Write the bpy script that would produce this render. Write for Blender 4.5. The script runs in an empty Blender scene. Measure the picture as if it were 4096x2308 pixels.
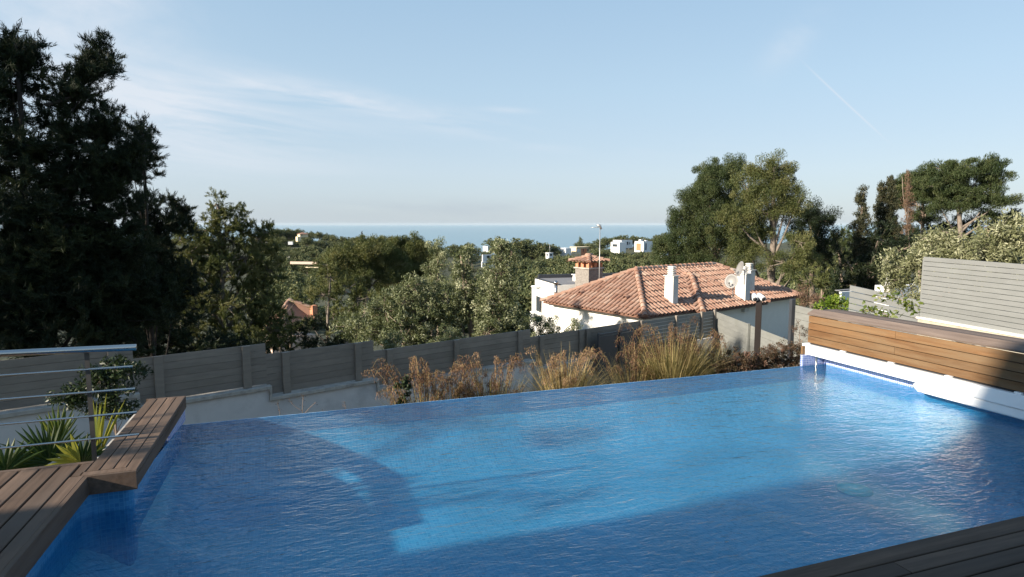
import bpy, bmesh, math, random
import numpy as np
from mathutils import Vector, Matrix, Quaternion
rad = math.radians
C = bpy.context.scene.collection
rng = np.random.default_rng(11)
random.seed(5)

# ------------------------------------------------------------------ camera geometry
FPX, CX, CY, HCAM, YAW = 2450.0, 2048.0, 1154.0, 1.75, 19.0
PIT = math.atan(259 / 2450.0)
def ray(x, y):
    a = (x - CX) / FPX; b = (CY - y) / FPX
    cp, sp = math.cos(PIT), math.sin(PIT)
    d = (a, cp + b * sp, -sp + b * cp)
    c, s = math.cos(rad(YAW)), math.sin(rad(YAW))
    return Vector((d[0] * c + d[1] * s, -d[0] * s + d[1] * c, d[2]))
EYE = Vector((0, 0, HCAM))
def onz(x, y, z): r = ray(x, y); return EYE + r * ((z - HCAM) / r.z)
def onY(x, y, Y): r = ray(x, y); return EYE + r * (Y / r.y)
def onX(x, y, X): r = ray(x, y); return EYE + r * (X / r.x)
def dist(x, y, D): r = ray(x, y); return EYE + r * (D / math.hypot(r.x, r.y))
def hdir(h): return Vector((math.sin(rad(h)), math.cos(rad(h)), 0))
def onv(x, y, P, h):                      # ray meets the upright plane through P along heading h
    n = Vector((math.cos(rad(h)), -math.sin(rad(h)), 0)); r = ray(x, y)
    return EYE + r * ((P - EYE).dot(n) / r.dot(n))
def onp(x, y, P, n): r = ray(x, y); return EYE + r * ((P - EYE).dot(n) / r.dot(n))

# ------------------------------------------------------------------ terrain
GX = [-3000, 0, 800, 1200, 1600, 2000, 2300, 2600, 3000, 3500, 4096, 7000]
GD = [0, 9, 12, 20, 30, 45, 80, 150, 250, 330, 400, 480, 700, 1100, 3000]
GZ = [  # rows by distance, columns by direction
 [-2.6]*12, [-2.6]*12,
 [-2.9]*10+[-2.0,-1.0],
 [-3.4,-3.4,-3.8,-4.2,-4.4,-4.4,-4.4,-4.4,-4.2,-3.2,-1.6,-1],
 [-3.6,-3.8,-4.6,-5.4,-6,-6.4,-6.2,-5.8,-5.2,-3.6,-1.6,-1],
 [-4,-4.6,-6.4,-7.6,-8.4,-9,-8.6,-7.4,-6,-4.2,-1.6,-1],
 [-5,-7,-10.5,-12,-13,-13.5,-13,-11.5,-9,-5,-2,-1],
 [-8,-10,-14,-15.5,-17,-18,-17,-15,-12,-7,-3,-1],
 [-10,-12,-15.5,-17,-19,-21,-19,-17,-13,-8,-4,-1],
 [-10,-10,-13,-14,-18,-20,-17,-14,-12,-7,-4,-1],
 [-8,-8,-9,-9.5,-15,-20,-16,-13,-10,-6,-4,-1],
 [-20,-14,-13,-13,-22,-27,-24,-20,-14,-9,-6,-4],
 [-60,-55,-50,-50,-60,-65,-60,-50,-40,-30,-25,-20],
 [-100]*12, [-110]*12]
def az2px(az):
    a = max(-75, min(75, az - YAW)); return CX + 2464 * math.tan(rad(a))
def ground(X, Y):
    D = math.hypot(X, Y); px = az2px(math.degrees(math.atan2(X, Y))) if Y > -1e9 else 0
    px = min(max(px, GX[0]), GX[-1] - 1)
    i = max(0, int(np.searchsorted(GX, px, 'right')) - 1); i = min(i, len(GX) - 2)
    j = max(0, int(np.searchsorted(GD, D, 'right')) - 1)
    if j >= len(GD) - 1: return -110.0
    fx = (px - GX[i]) / (GX[i+1] - GX[i]); fx = fx*fx*(3-2*fx); fd = (D - GD[j]) / (GD[j+1] - GD[j])
    a = GZ[j][i]*(1-fx) + GZ[j][i+1]*fx; b = GZ[j+1][i]*(1-fx) + GZ[j+1][i+1]*fx
    return a*(1-fd) + b*fd

# ------------------------------------------------------------------ tagging helpers
def tag(o, label=None, cat=None, group=None, kind=None):
    if label: o['label'] = label
    if cat: o['category'] = cat
    if group: o['group'] = group
    if kind: o['kind'] = kind
    return o
def empty(name, loc, label, cat, group=None):
    o = bpy.data.objects.new(name, None); C.objects.link(o); o.location = loc
    o.empty_display_size = .2
    return tag(o, label, cat, group)

class MB:
    """collects shapes in world coordinates and links them as one mesh object"""
    def __init__(s): s.v = []; s.f = []; s.t = []; s.m = []; s.sm = []; s.n = 0
    def add(s, vs, fs, tint=None, mat=0, smooth=False):
        t = random.random() if tint is None else tint
        for p in vs: s.v.append((p[0], p[1], p[2]))
        s.t += [t] * len(vs) if not hasattr(t, '__len__') else list(t)
        for f in fs: s.f.append(tuple(i + s.n for i in f)); s.m.append(mat); s.sm.append(smooth)
        s.n += len(vs)
    def obox(s, o, a, b, c, tint=None, mat=0, bev=0):
        """box from corner o along vectors a, b, c"""
        o, a, b, c = map(Vector, (o, a, b, c))
        if bev and min(a.length, b.length, c.length) > 2.2*bev:
            # chamfer the long edges: octagonal section around the longest axis
            ax = sorted([a, b, c], key=lambda q: q.length); q1, q2, L = ax[0], ax[1], ax[2]
            u = q1.normalized()*bev; w = q2.normalized()*bev
            sec = [o+u, o+q1-u, o+q1+w, o+q1+q2-w, o+q1+q2-u, o+q2+u, o+q2-w, o+w]
            vs = sec + [p+L for p in sec]
            fs = [(i, (i+1) % 8, 8+(i+1) % 8, 8+i) for i in range(8)] + [tuple(range(8))[::-1], tuple(range(8, 16))]
            s.add(vs, fs, tint, mat); return
        vs = [o, o+a, o+a+b, o+b, o+c, o+a+c, o+a+b+c, o+b+c]
        s.add(vs, [(0,3,2,1),(4,5,6,7),(0,1,5,4),(1,2,6,5),(2,3,7,6),(3,0,4,7)], tint, mat)
    def box(s, lo, hi, tint=None, mat=0, bev=0):
        s.obox(lo, (hi[0]-lo[0],0,0), (0,hi[1]-lo[1],0), (0,0,hi[2]-lo[2]), tint, mat, bev)
    def cbox(s, c, u, L, W, z0, z1, tint=None, mat=0, bev=0):
        """upright box centred on c in plan, length L along unit u, width W across"""
        w = Vector((-u[1], u[0], 0)); u = Vector(u); o = Vector((c[0], c[1], 0)) - u*L/2 - w*W/2
        s.obox((o.x, o.y, z0), u*L, w*W, (0,0,z1-z0), tint, mat, bev)
    def tube(s, pts, rs, sides=8, tint=None, mat=0, caps=True):
        pts = [Vector(p) for p in pts]; vs = []; fs = []
        if not hasattr(rs, '__len__'): rs = [rs]*len(pts)
        for i, p in enumerate(pts):
            d = (pts[min(i+1, len(pts)-1)] - pts[max(i-1, 0)])
            if d.length < 1e-6: d = Vector((0,0,1))
            d.normalize(); a = d.cross(Vector((0,0,1)) if abs(d.z) < .9 else Vector((1,0,0))).normalized(); b = d.cross(a)
            for k in range(sides):
                t = 2*math.pi*k/sides; vs.append(p + (a*math.cos(t) + b*math.sin(t))*rs[i])
        for i in range(len(pts)-1):
            for k in range(sides):
                k2 = (k+1) % sides; fs.append((i*sides+k, i*sides+k2, (i+1)*sides+k2, (i+1)*sides+k))
        if caps: fs.append(tuple(range(sides))[::-1]); fs.append(tuple((len(pts)-1)*sides+k for k in range(sides)))
        s.add(vs, fs, tint, mat, True)
    def prism(s, poly, z0, z1, tint=None, mat=0):
        n = len(poly); vs = [(p[0], p[1], z0) for p in poly] + [(p[0], p[1], z1) for p in poly]
        s.add(vs, [tuple(range(n))[::-1], tuple(range(n, 2*n))] + [(i, (i+1) % n, n+(i+1) % n, n+i) for i in range(n)], tint, mat)
    def build(s, name, mats, parent=None, origin=None):
        o0 = Vector(parent.location) if parent is not None and origin is None else Vector(origin or (0,0,0))
        if parent is not None and parent.parent is not None and origin is None:
            o0 = parent.matrix_world.translation if False else Vector(parent.parent.location)
        me = bpy.data.meshes.new(name)
        v = np.array(s.v, dtype=np.float64) - np.array(o0)
        me.from_pydata(v.tolist(), [], s.f)
        if not isinstance(mats, (list, tuple)): mats = [mats]
        for m in mats: me.materials.append(m)
        me.polygons.foreach_set('material_index', s.m); me.polygons.foreach_set('use_smooth', s.sm)
        at = me.attributes.new('tint', 'FLOAT', 'POINT'); at.data.foreach_set('value', s.t)
        me.update()
        bm = bmesh.new(); bm.from_mesh(me); bmesh.ops.recalc_face_normals(bm, faces=bm.faces); bm.to_mesh(me); bm.free()
        o = bpy.data.objects.new(name, me); C.objects.link(o)
        if parent is not None: o.parent = parent
        else: o.location = o0
        return o

def leafobj(name, P, A, L, W, tint, mat, parent=None, loc=None, fold=0.0):
    """P centres, A long-axis unit vectors, L length, W width: diamond leaves; local coordinates"""
    n = len(P); r = rng.normal(size=(n,3)); S = np.cross(A, r); S /= (np.linalg.norm(S, axis=1, keepdims=True)+1e-9)
    L = np.broadcast_to(np.asarray(L, float).reshape(-1,1), (n,1)); W = np.broadcast_to(np.asarray(W, float).reshape(-1,1), (n,1))
    v = np.empty((n,4,3)); v[:,0] = P - A*L/2; v[:,2] = P + A*L/2
    M = P - A*L*.05
    v[:,1] = M + S*W/2; v[:,3] = M - S*W/2
    if fold:
        N = np.cross(A, S); v[:,1] += N*W*fold; v[:,3] += N*W*fold
    me = bpy.data.meshes.new(name)
    me.vertices.add(n*4); me.vertices.foreach_set('co', v.reshape(-1))
    me.loops.add(n*4); me.loops.foreach_set('vertex_index', np.arange(n*4, dtype=np.int32))
    me.polygons.add(n); me.polygons.foreach_set('loop_start', np.arange(0, n*4, 4, dtype=np.int32))
    me.materials.append(mat)
    at = me.attributes.new('tint', 'FLOAT', 'POINT'); at.data.foreach_set('value', np.repeat(np.asarray(tint, float), 4))
    me.update(); me.validate()
    o = bpy.data.objects.new(name, me); C.objects.link(o)
    if parent is not None: o.parent = parent
    elif loc is not None: o.location = loc
    return o

# ------------------------------------------------------------------ materials
def newmat(name):
    m = bpy.data.materials.new(name); m.use_nodes = True; nt = m.node_tree; nt.nodes.clear()
    return m, nt, nt.nodes, nt.links
def nd(ns, t, **kw):
    n = ns.new(t)
    for k, v in kw.items():
        if k in n.inputs: n.inputs[k].default_value = v
        else: setattr(n, k, v)
    return n
def ramp(ns, stops):
    r = ns.new('ShaderNodeValToRGB'); el = r.color_ramp.elements
    while len(el) < len(stops): el.new(.5)
    for e, (p, c) in zip(el, stops): e.position = p; e.color = (*c, 1)
    return r
def simple(name, col, rough=.6, metal=0, var=.12, scale=3., bump=0., bscale=60., stretch=(1,1,1), tintvar=0., dirt=None, dirtscale=1.5):
    """principled material with object-space colour variation, optional bump, per-piece tint and dirt patches"""
    m, nt, ns, ls = newmat(name)
    out = ns.new('ShaderNodeOutputMaterial'); b = nd(ns, 'ShaderNodeBsdfPrincipled', Roughness=rough, Metallic=metal)
    tc = ns.new('ShaderNodeTexCoord'); mp = ns.new('ShaderNodeMapping'); mp.inputs['Scale'].default_value = stretch
    ls.new(tc.outputs['Object'], mp.inputs[0])
    nz = nd(ns, 'ShaderNodeTexNoise', Scale=scale, Detail=6., Roughness=.6); ls.new(mp.outputs[0], nz.inputs['Vector'])
    lo = tuple(c*(1-var) for c in col); hi = tuple(min(1, c*(1+var)) for c in col)
    r = ramp(ns, [(.3, lo), (.7, hi)]); ls.new(nz.outputs['Fac'], r.inputs[0]); colout = r.outputs[0]
    if tintvar:
        at = nd(ns, 'ShaderNodeAttribute', attribute_name='tint')
        mr = nd(ns, 'ShaderNodeMapRange'); mr.inputs['To Min'].default_value = 1-tintvar; mr.inputs['To Max'].default_value = 1+tintvar
        ls.new(at.outputs['Fac'], mr.inputs[0])
        mx = nd(ns, 'ShaderNodeVectorMath', operation='SCALE'); ls.new(colout, mx.inputs[0]); ls.new(mr.outputs[0], mx.inputs['Scale']); colout = mx.outputs[0]
    if dirt:
        n2 = nd(ns, 'ShaderNodeTexNoise', Scale=dirtscale, Detail=8., Roughness=.65); ls.new(tc.outputs['Object'], n2.inputs['Vector'])
        r2 = ramp(ns, [(.48, (0,0,0)), (.72, (1,1,1))]); ls.new(n2.outputs['Fac'], r2.inputs[0])
        mm = nd(ns, 'ShaderNodeMix', data_type='RGBA'); ls.new(r2.outputs[0], mm.inputs[0]); ls.new(colout, mm.inputs[6]); mm.inputs[7].default_value = (*dirt, 1); colout = mm.outputs[2]
    ls.new(colout, b.inputs['Base Color'])
    if bump:
        n3 = nd(ns, 'ShaderNodeTexNoise', Scale=bscale, Detail=5.); ls.new(mp.outputs[0], n3.inputs['Vector'])
        bp = nd(ns, 'ShaderNodeBump', Strength=bump, Distance=.01); ls.new(n3.outputs['Fac'], bp.inputs['Height']); ls.new(bp.outputs[0], b.inputs['Normal'])
    ls.new(b.outputs[0], out.inputs[0]); return m
def foliage(name, stops, trans=.3, rough=.6):
    m, nt, ns, ls = newmat(name)
    out = ns.new('ShaderNodeOutputMaterial'); at = nd(ns, 'ShaderNodeAttribute', attribute_name='tint')
    r = ramp(ns, stops); ls.new(at.outputs['Fac'], r.inputs[0])
    b = nd(ns, 'ShaderNodeBsdfPrincipled', Roughness=rough); b.inputs['Specular IOR Level'].default_value = .25
    t = ns.new('ShaderNodeBsdfTranslucent'); mx = nd(ns, 'ShaderNodeMixShader', Fac=trans)
    g = nd(ns, 'ShaderNodeMix', data_type='RGBA', blend_type='MULTIPLY'); g.inputs[0].default_value = 1; g.inputs[7].default_value = (1.2, 1.15, .55, 1)
    ls.new(r.outputs[0], b.inputs['Base Color']); ls.new(r.outputs[0], g.inputs[6]); ls.new(g.outputs[2], t.inputs[0])
    ls.new(b.outputs[0], mx.inputs[1]); ls.new(t.outputs[0], mx.inputs[2]); ls.new(mx.outputs[0], out.inputs[0]); return m

M = {}
M['plaster'] = simple('white_plaster', (.70,.685,.645), .9, var=.04, bump=.15, bscale=80)
M['plaster_grey'] = simple('garden_wall_plaster', (.60,.575,.56), .9, var=.07, scale=2, bump=.2, bscale=70, dirt=(.36,.35,.35), dirtscale=.9)
M['plaster_old'] = simple('stained_plaster', (.36,.33,.27), .9, var=.1, bump=.3, bscale=50, dirt=(.24,.18,.10), dirtscale=3.5)
M['white'] = simple('white_painted_metal', (.82,.83,.84), .3, var=.03)
M['cap'] = simple('coping_stone', (.40,.37,.33), .85, var=.15, scale=8, bump=.3, bscale=60, dirt=(.2,.18,.16), dirtscale=5)
M['fence_dark'] = simple('fence_boards_taupe', (.215,.183,.152), .75, var=.12, scale=3, stretch=(1,1,6), tintvar=.14, bump=.15, dirt=(.15,.125,.10), dirtscale=.8)
M['fence_grey'] = simple('fence_boards_grey', (.165,.172,.170), .7, var=.09, scale=2.5, stretch=(1,1,5), tintvar=.06, bump=.1, dirt=(.15,.16,.155), dirtscale=1.2)
M['fence_far'] = simple('fence_boards_pale', (.17,.175,.165), .75, var=.12, scale=2, stretch=(1,1,4), tintvar=.08, bump=.1, dirt=(.14,.145,.125), dirtscale=1.0)
M['anthracite'] = simple('anthracite_metal', (.035,.038,.045), .55, var=.1)
M['steel'] = simple('brushed_steel', (.44,.43,.41), .25, metal=1, var=.05)
M['post_metal'] = simple('dark_steel', (.10,.095,.09), .4, metal=.5)
M['grey_metal'] = simple('grey_galvanised', (.38,.38,.38), .45, metal=.6, var=.08)
M['dish'] = simple('dish_paint', (.19,.185,.18), .5, var=.06)
M['brown_metal'] = simple('brown_post', (.012,.008,.007), .5, var=.15)
M['bark'] = simple('pine_bark', (.20,.155,.12), .95, var=.35, scale=6, bump=.8, bscale=25)
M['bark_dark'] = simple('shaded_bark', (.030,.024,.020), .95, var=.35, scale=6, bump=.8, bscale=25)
M['bark_pale'] = simple('pale_bark', (.17,.14,.115), .95, var=.3, scale=6, bump=.8, bscale=25)
M['concrete'] = simple('weathered_render', (.42,.40,.37), .95, var=.2, scale=5, bump=.3, dirt=(.2,.18,.16), dirtscale=4)
M['chimney_white'] = simple('chimney_render', (.55,.54,.51), .9, var=.07, scale=4, bump=.2, dirt=(.48,.44,.40), dirtscale=2.5)
M['block'] = simple('rough_chimney_block', (.21,.19,.17), .95, var=.35, scale=14, bump=.6, bscale=40)
M['brick'] = simple('orange_brick', (.48,.20,.11), .85, var=.2, scale=10, bump=.2)
M['glass'] = simple('window_glass', (.04,.05,.06), .08, var=.1)
M['panel_wood'] = simple('facade_wood', (.36,.17,.08), .7, var=.2, scale=6, stretch=(1,1,8))
M['cream'] = simple('cream_render', (.66,.56,.38), .9, var=.06)
M['pinkish'] = simple('pink_render', (.52,.40,.33), .9, var=.1)
M['soil'] = simple('dry_soil', (.10,.085,.055), .95, var=.4, scale=2, bump=.5)
M['white_far'] = simple('white_villa_render', (.74,.74,.74), .9, var=.04)
M['rooffelt'] = simple('flat_roof_gravel', (.16,.16,.17), .95, var=.2, scale=20)

def wood(name, a, b, axis, grey=.0, stain=None):
    m, nt, ns, ls = newmat(name)
    out = ns.new('ShaderNodeOutputMaterial'); bs = nd(ns, 'ShaderNodeBsdfPrincipled', Roughness=.7); bs.inputs['Specular IOR Level'].default_value = .18
    tc = ns.new('ShaderNodeTexCoord'); mp = ns.new('ShaderNodeMapping')
    sc = [26., 26., 26.]; sc[axis] = 1.6; mp.inputs['Scale'].default_value = sc
    at = nd(ns, 'ShaderNodeAttribute', attribute_name='tint'); sca = nd(ns, 'ShaderNodeVectorMath', operation='SCALE'); ls.new(at.outputs['Vector'], sca.inputs[0]); sca.inputs['Scale'].default_value = 37.
    ad = nd(ns, 'ShaderNodeVectorMath', operation='ADD'); ls.new(tc.outputs['Object'], ad.inputs[0]); ls.new(sca.outputs[0], ad.inputs[1]); ls.new(ad.outputs[0], mp.inputs[0])
    nz = nd(ns, 'ShaderNodeTexNoise', Scale=1., Detail=8., Roughness=.65); ls.new(mp.outputs[0], nz.inputs['Vector'])
    r = ramp(ns, [(.28, a), (.72, b)]); ls.new(nz.outputs['Fac'], r.inputs[0])
    mr = nd(ns, 'ShaderNodeMapRange'); mr.inputs['To Min'].default_value = .6; mr.inputs['To Max'].default_value = 1.25; ls.new(at.outputs['Fac'], mr.inputs[0])
    mx = nd(ns, 'ShaderNodeVectorMath', operation='SCALE'); ls.new(r.outputs[0], mx.inputs[0]); ls.new(mr.outputs[0], mx.inputs['Scale']); col = mx.outputs[0]
    if stain:
        mp2 = ns.new('ShaderNodeMapping'); s2 = [5., 5., 9.]; s2[axis] = 1.2; mp2.inputs['Scale'].default_value = s2; ls.new(ad.outputs[0], mp2.inputs[0])
        n2 = nd(ns, 'ShaderNodeTexNoise', Scale=1., Detail=7., Roughness=.6); ls.new(mp2.outputs[0], n2.inputs['Vector'])
        r2 = ramp(ns, [(.42, (0,0,0)), (.70, (1,1,1))]); ls.new(n2.outputs['Fac'], r2.inputs[0])
        mm = nd(ns, 'ShaderNodeMix', data_type='RGBA'); ls.new(r2.outputs[0], mm.inputs[0]); ls.new(col, mm.inputs[6]); mm.inputs[7].default_value = (*stain, 1); col = mm.outputs[2]
    ls.new(col, bs.inputs['Base Color'])
    bp = nd(ns, 'ShaderNodeBump', Strength=.35, Distance=.004); ls.new(nz.outputs['Fac'], bp.inputs['Height']); ls.new(bp.outputs[0], bs.inputs['Normal'])
    ls.new(bs.outputs[0], out.inputs[0]); return m
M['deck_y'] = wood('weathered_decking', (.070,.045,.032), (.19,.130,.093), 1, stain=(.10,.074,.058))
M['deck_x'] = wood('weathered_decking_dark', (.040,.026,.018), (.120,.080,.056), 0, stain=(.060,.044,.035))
M['bench'] = wood('orange_brown_boards', (.100,.047,.020), (.20,.115,.054), 1, stain=(.155,.105,.060))
M['bench_top'] = wood('silvered_lid_boards', (.11,.083,.068), (.195,.152,.127), 1, stain=(.125,.097,.085))

def mosaic(name, a, b, grout):
    m, nt, ns, ls = newmat(name)
    out = ns.new('ShaderNodeOutputMaterial'); bs = nd(ns, 'ShaderNodeBsdfPrincipled', Roughness=.2)
    tc = ns.new('ShaderNodeTexCoord'); sc = nd(ns, 'ShaderNodeVectorMath', operation='SCALE'); sc.inputs['Scale'].default_value = 38.; ls.new(tc.outputs['Object'], sc.inputs[0])
    of = nd(ns, 'ShaderNodeVectorMath', operation='ADD'); of.inputs[1].default_value = (.37,.41,.29); ls.new(sc.outputs[0], of.inputs[0])
    fl = nd(ns, 'ShaderNodeVectorMath', operation='FLOOR'); ls.new(of.outputs[0], fl.inputs[0])
    wn = nd(ns, 'ShaderNodeTexWhiteNoise', noise_dimensions='3D'); ls.new(fl.outputs[0], wn.inputs['Vector'])
    r = ramp(ns, [(0., a), (1., b)]); ls.new(wn.outputs['Value'], r.inputs[0])
    fr = nd(ns, 'ShaderNodeVectorMath', operation='FRACTION'); ls.new(of.outputs[0], fr.inputs[0])
    geo = ns.new('ShaderNodeNewGeometry'); ab = nd(ns, 'ShaderNodeVectorMath', operation='ABSOLUTE'); ls.new(geo.outputs['True Normal'], ab.inputs[0])
    mxn = nd(ns, 'ShaderNodeVectorMath', operation='MAXIMUM'); ls.new(fr.outputs[0], mxn.inputs[0]); ls.new(ab.outputs[0], mxn.inputs[1])
    sp = ns.new('ShaderNodeSeparateXYZ'); ls.new(mxn.outputs[0], sp.inputs[0])
    m1 = nd(ns, 'ShaderNodeMath', operation='MINIMUM'); ls.new(sp.outputs[0], m1.inputs[0]); ls.new(sp.outputs[1], m1.inputs[1])
    m2 = nd(ns, 'ShaderNodeMath', operation='MINIMUM'); ls.new(m1.outputs[0], m2.inputs[0]); ls.new(sp.outputs[2], m2.inputs[1])
    lt = nd(ns, 'ShaderNodeMath', operation='LESS_THAN'); lt.inputs[1].default_value = .16; ls.new(m2.outputs[0], lt.inputs[0])
    mm = nd(ns, 'ShaderNodeMix', data_type='RGBA'); ls.new(lt.outputs[0], mm.inputs[0]); ls.new(r.outputs[0], mm.inputs[6]); mm.inputs[7].default_value = (*grout, 1)
    n2 = nd(ns, 'ShaderNodeTexNoise', Scale=1.6, Detail=5.); ls.new(tc.outputs['Object'], n2.inputs['Vector'])
    mr = nd(ns, 'ShaderNodeMapRange'); mr.inputs['From Min'].default_value = .3; mr.inputs['From Max'].default_value = .7; mr.inputs['To Min'].default_value = .85; mr.inputs['To Max'].default_value = 1.15; ls.new(n2.outputs['Fac'], mr.inputs[0])
    fs = nd(ns, 'ShaderNodeVectorMath', operation='SCALE'); ls.new(mm.outputs[2], fs.inputs[0]); ls.new(mr.outputs[0], fs.inputs['Scale'])
    ls.new(fs.outputs[0], bs.inputs['Base Color']); ls.new(bs.outputs[0], out.inputs[0]); return m
M['mosaic_pale'] = mosaic('waterline_mosaic', (.13,.19,.48), (.24,.32,.62), (.55,.58,.70))
M['mosaic'] = mosaic('pool_mosaic', (.036,.170,.315), (.064,.230,.390), (.075,.240,.390))
M['mosaic_shaded'] = mosaic('pool_mosaic_shaded', (.024,.145,.330), (.042,.195,.390), (.05,.21,.40))  # same tiles as the floor, shade of the walls put into a deeper blue

# water of the pool
def water_mat():
    m, nt, ns, ls = newmat('pool_water'); out = ns.new('ShaderNodeOutputMaterial')
    tc = ns.new('ShaderNodeTexCoord')
    hs = None
    for (sx, sy, rot, k, dt) in ((4.5, 10., 18, .55, 3.), (10., 24., -14, .40, 3.), (26., 60., 8, .16, 2.), (1.6, 2.6, 30, .7, 2.)):
        mp = ns.new('ShaderNodeMapping'); mp.inputs['Scale'].default_value = (sx, sy, 1); mp.inputs['Rotation'].default_value = (0,0,rad(rot)); ls.new(tc.outputs['Object'], mp.inputs[0])
        n = nd(ns, 'ShaderNodeTexNoise', Scale=1., Detail=dt, Roughness=.5, Distortion=.6); ls.new(mp.outputs[0], n.inputs['Vector'])
        mu = nd(ns, 'ShaderNodeMath', operation='MULTIPLY'); mu.inputs[1].default_value = k; ls.new(n.outputs['Fac'], mu.inputs[0])
        if hs is None: hs = mu.outputs[0]
        else:
            ad = nd(ns, 'ShaderNodeMath', operation='ADD'); ls.new(hs, ad.inputs[0]); ls.new(mu.outputs[0], ad.inputs[1]); hs = ad.outputs[0]
    bp = nd(ns, 'ShaderNodeBump', Strength=1., Distance=.021); ls.new(hs, bp.inputs['Height'])
    ge = ns.new('ShaderNodeNewGeometry'); dt_ = nd(ns, 'ShaderNodeVectorMath', operation='DOT_PRODUCT'); ls.new(bp.outputs[0], dt_.inputs[0]); ls.new(ge.outputs['Incoming'], dt_.inputs[1])
    ab = nd(ns, 'ShaderNodeMath', operation='ABSOLUTE'); ls.new(dt_.outputs['Value'], ab.inputs[0])
    om = nd(ns, 'ShaderNodeMath', operation='SUBTRACT'); om.inputs[0].default_value = 1.; ls.new(ab.outputs[0], om.inputs[1]); om.use_clamp = True
    pw = nd(ns, 'ShaderNodeMath', operation='POWER'); ls.new(om.outputs[0], pw.inputs[0]); pw.inputs[1].default_value = 5.
    fr = nd(ns, 'ShaderNodeMath', operation='MULTIPLY_ADD'); ls.new(pw.outputs[0], fr.inputs[0]); fr.inputs[1].default_value = 1.05; fr.inputs[2].default_value = .02
    tint = (.70,.94,.98,1)
    tr = nd(ns, 'ShaderNodeBsdfTransparent'); tr.inputs[0].default_value = tint
    rf = nd(ns, 'ShaderNodeBsdfRefraction', IOR=1.33, Roughness=0.0); rf.inputs[0].default_value = tint; ls.new(bp.outputs[0], rf.inputs['Normal'])
    mx = nd(ns, 'ShaderNodeMixShader', Fac=.15); ls.new(tr.outputs[0], mx.inputs[1]); ls.new(rf.outputs[0], mx.inputs[2])
    gl = nd(ns, 'ShaderNodeBsdfGlossy', Roughness=.03); ls.new(bp.outputs[0], gl.inputs['Normal'])
    mx2 = ns.new('ShaderNodeMixShader'); ls.new(fr.outputs[0], mx2.inputs[0]); ls.new(mx.outputs[0], mx2.inputs[1]); ls.new(gl.outputs[0], mx2.inputs[2])
    ls.new(mx2.outputs[0], out.inputs[0]); return m
M['water'] = water_mat()
def sea_mat():
    m, nt, ns, ls = newmat('sea_water'); out = ns.new('ShaderNodeOutputMaterial')
    b = nd(ns, 'ShaderNodeBsdfPrincipled', Roughness=.35); b.inputs['Base Color'].default_value = (.165,.26,.31,1)
    tc = ns.new('ShaderNodeTexCoord'); n = nd(ns, 'ShaderNodeTexNoise', Scale=.02, Detail=6.); ls.new(tc.outputs['Object'], n.inputs['Vector'])
    bp = nd(ns, 'ShaderNodeBump', Strength=.6, Distance=4.); ls.new(n.outputs['Fac'], bp.inputs['Height']); ls.new(bp.outputs[0], b.inputs['Normal'])
    ls.new(b.outputs[0], out.inputs[0]); return m
M['sea'] = sea_mat()

def tile_mat():
    m, nt, ns, ls = newmat('terracotta_tiles'); out = ns.new('ShaderNodeOutputMaterial'); b = nd(ns, 'ShaderNodeBsdfPrincipled', Roughness=.85)
    at = nd(ns, 'ShaderNodeAttribute', attribute_name='tint')
    r = ramp(ns, [(0., (.19,.090,.060)), (.35, (.265,.145,.100)), (.7, (.325,.205,.150)), (1., (.40,.295,.225))]); ls.new(at.outputs['Fac'], r.inputs[0])
    tc = ns.new('ShaderNodeTexCoord'); n = nd(ns, 'ShaderNodeTexNoise', Scale=5., Detail=8., Roughness=.7); ls.new(tc.outputs['Object'], n.inputs['Vector'])
    r2 = ramp(ns, [(.5, (0,0,0)), (.75, (.7,.7,.7))]); ls.new(n.outputs['Fac'], r2.inputs[0])
    mm = nd(ns, 'ShaderNodeMix', data_type='RGBA'); ls.new(r2.outputs[0], mm.inputs[0]); ls.new(r.outputs[0], mm.inputs[6]); mm.inputs[7].default_value = (.15,.105,.08,1)
    ls.new(mm.outputs[2], b.inputs['Base Color'])
    bp = nd(ns, 'ShaderNodeBump', Strength=.3, Distance=.01); ls.new(n.outputs['Fac'], bp.inputs['Height']); ls.new(bp.outputs[0], b.inputs['Normal'])
    ls.new(b.outputs[0], out.inputs[0]); return m
M['tile'] = tile_mat()

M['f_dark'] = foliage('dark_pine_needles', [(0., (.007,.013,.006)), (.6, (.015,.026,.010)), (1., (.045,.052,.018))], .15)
M['f_pine'] = foliage('pine_needles', [(0., (.040,.057,.017)), (.6, (.095,.107,.036)), (1., (.18,.172,.072))], .25)
M['f_pine_g'] = foliage('deep_green_needles', [(0., (.025,.042,.016)), (.6, (.052,.072,.026)), (1., (.095,.105,.042))], .22)
M['f_far'] = foliage('far_pine_foliage', [(0., (.045,.062,.028)), (.6, (.095,.112,.048)), (1., (.17,.165,.075))], .15)
M['f_olive'] = foliage('olive_leaves', [(0., (.045,.062,.024)), (.6, (.145,.165,.080)), (1., (.40,.41,.27))], .2, .45)
M['f_hedge'] = foliage('silver_hedge_leaves', [(0., (.085,.095,.040)), (.6, (.20,.21,.115)), (1., (.40,.40,.27))], .2, .45)
M['f_cypress'] = foliage('cypress_foliage', [(0., (.022,.028,.014)), (.6, (.050,.052,.026)), (1., (.095,.080,.042))], .12)
M['f_dead'] = foliage('dead_cypress_twigs', [(0., (.09,.055,.035)), (1., (.20,.13,.085))], .1)
M['f_bright'] = foliage('fresh_green_leaves', [(0., (.06,.11,.012)), (.6, (.15,.22,.03)), (1., (.28,.32,.06))], .4, .4)
M['f_vine'] = foliage('vine_leaves', [(0., (.06,.10,.015)), (1., (.19,.22,.05))], .4, .4)
M['f_shrub'] = foliage('shrub_leaves', [(0., (.012,.024,.010)), (1., (.035,.055,.018))], .15, .45)
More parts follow.
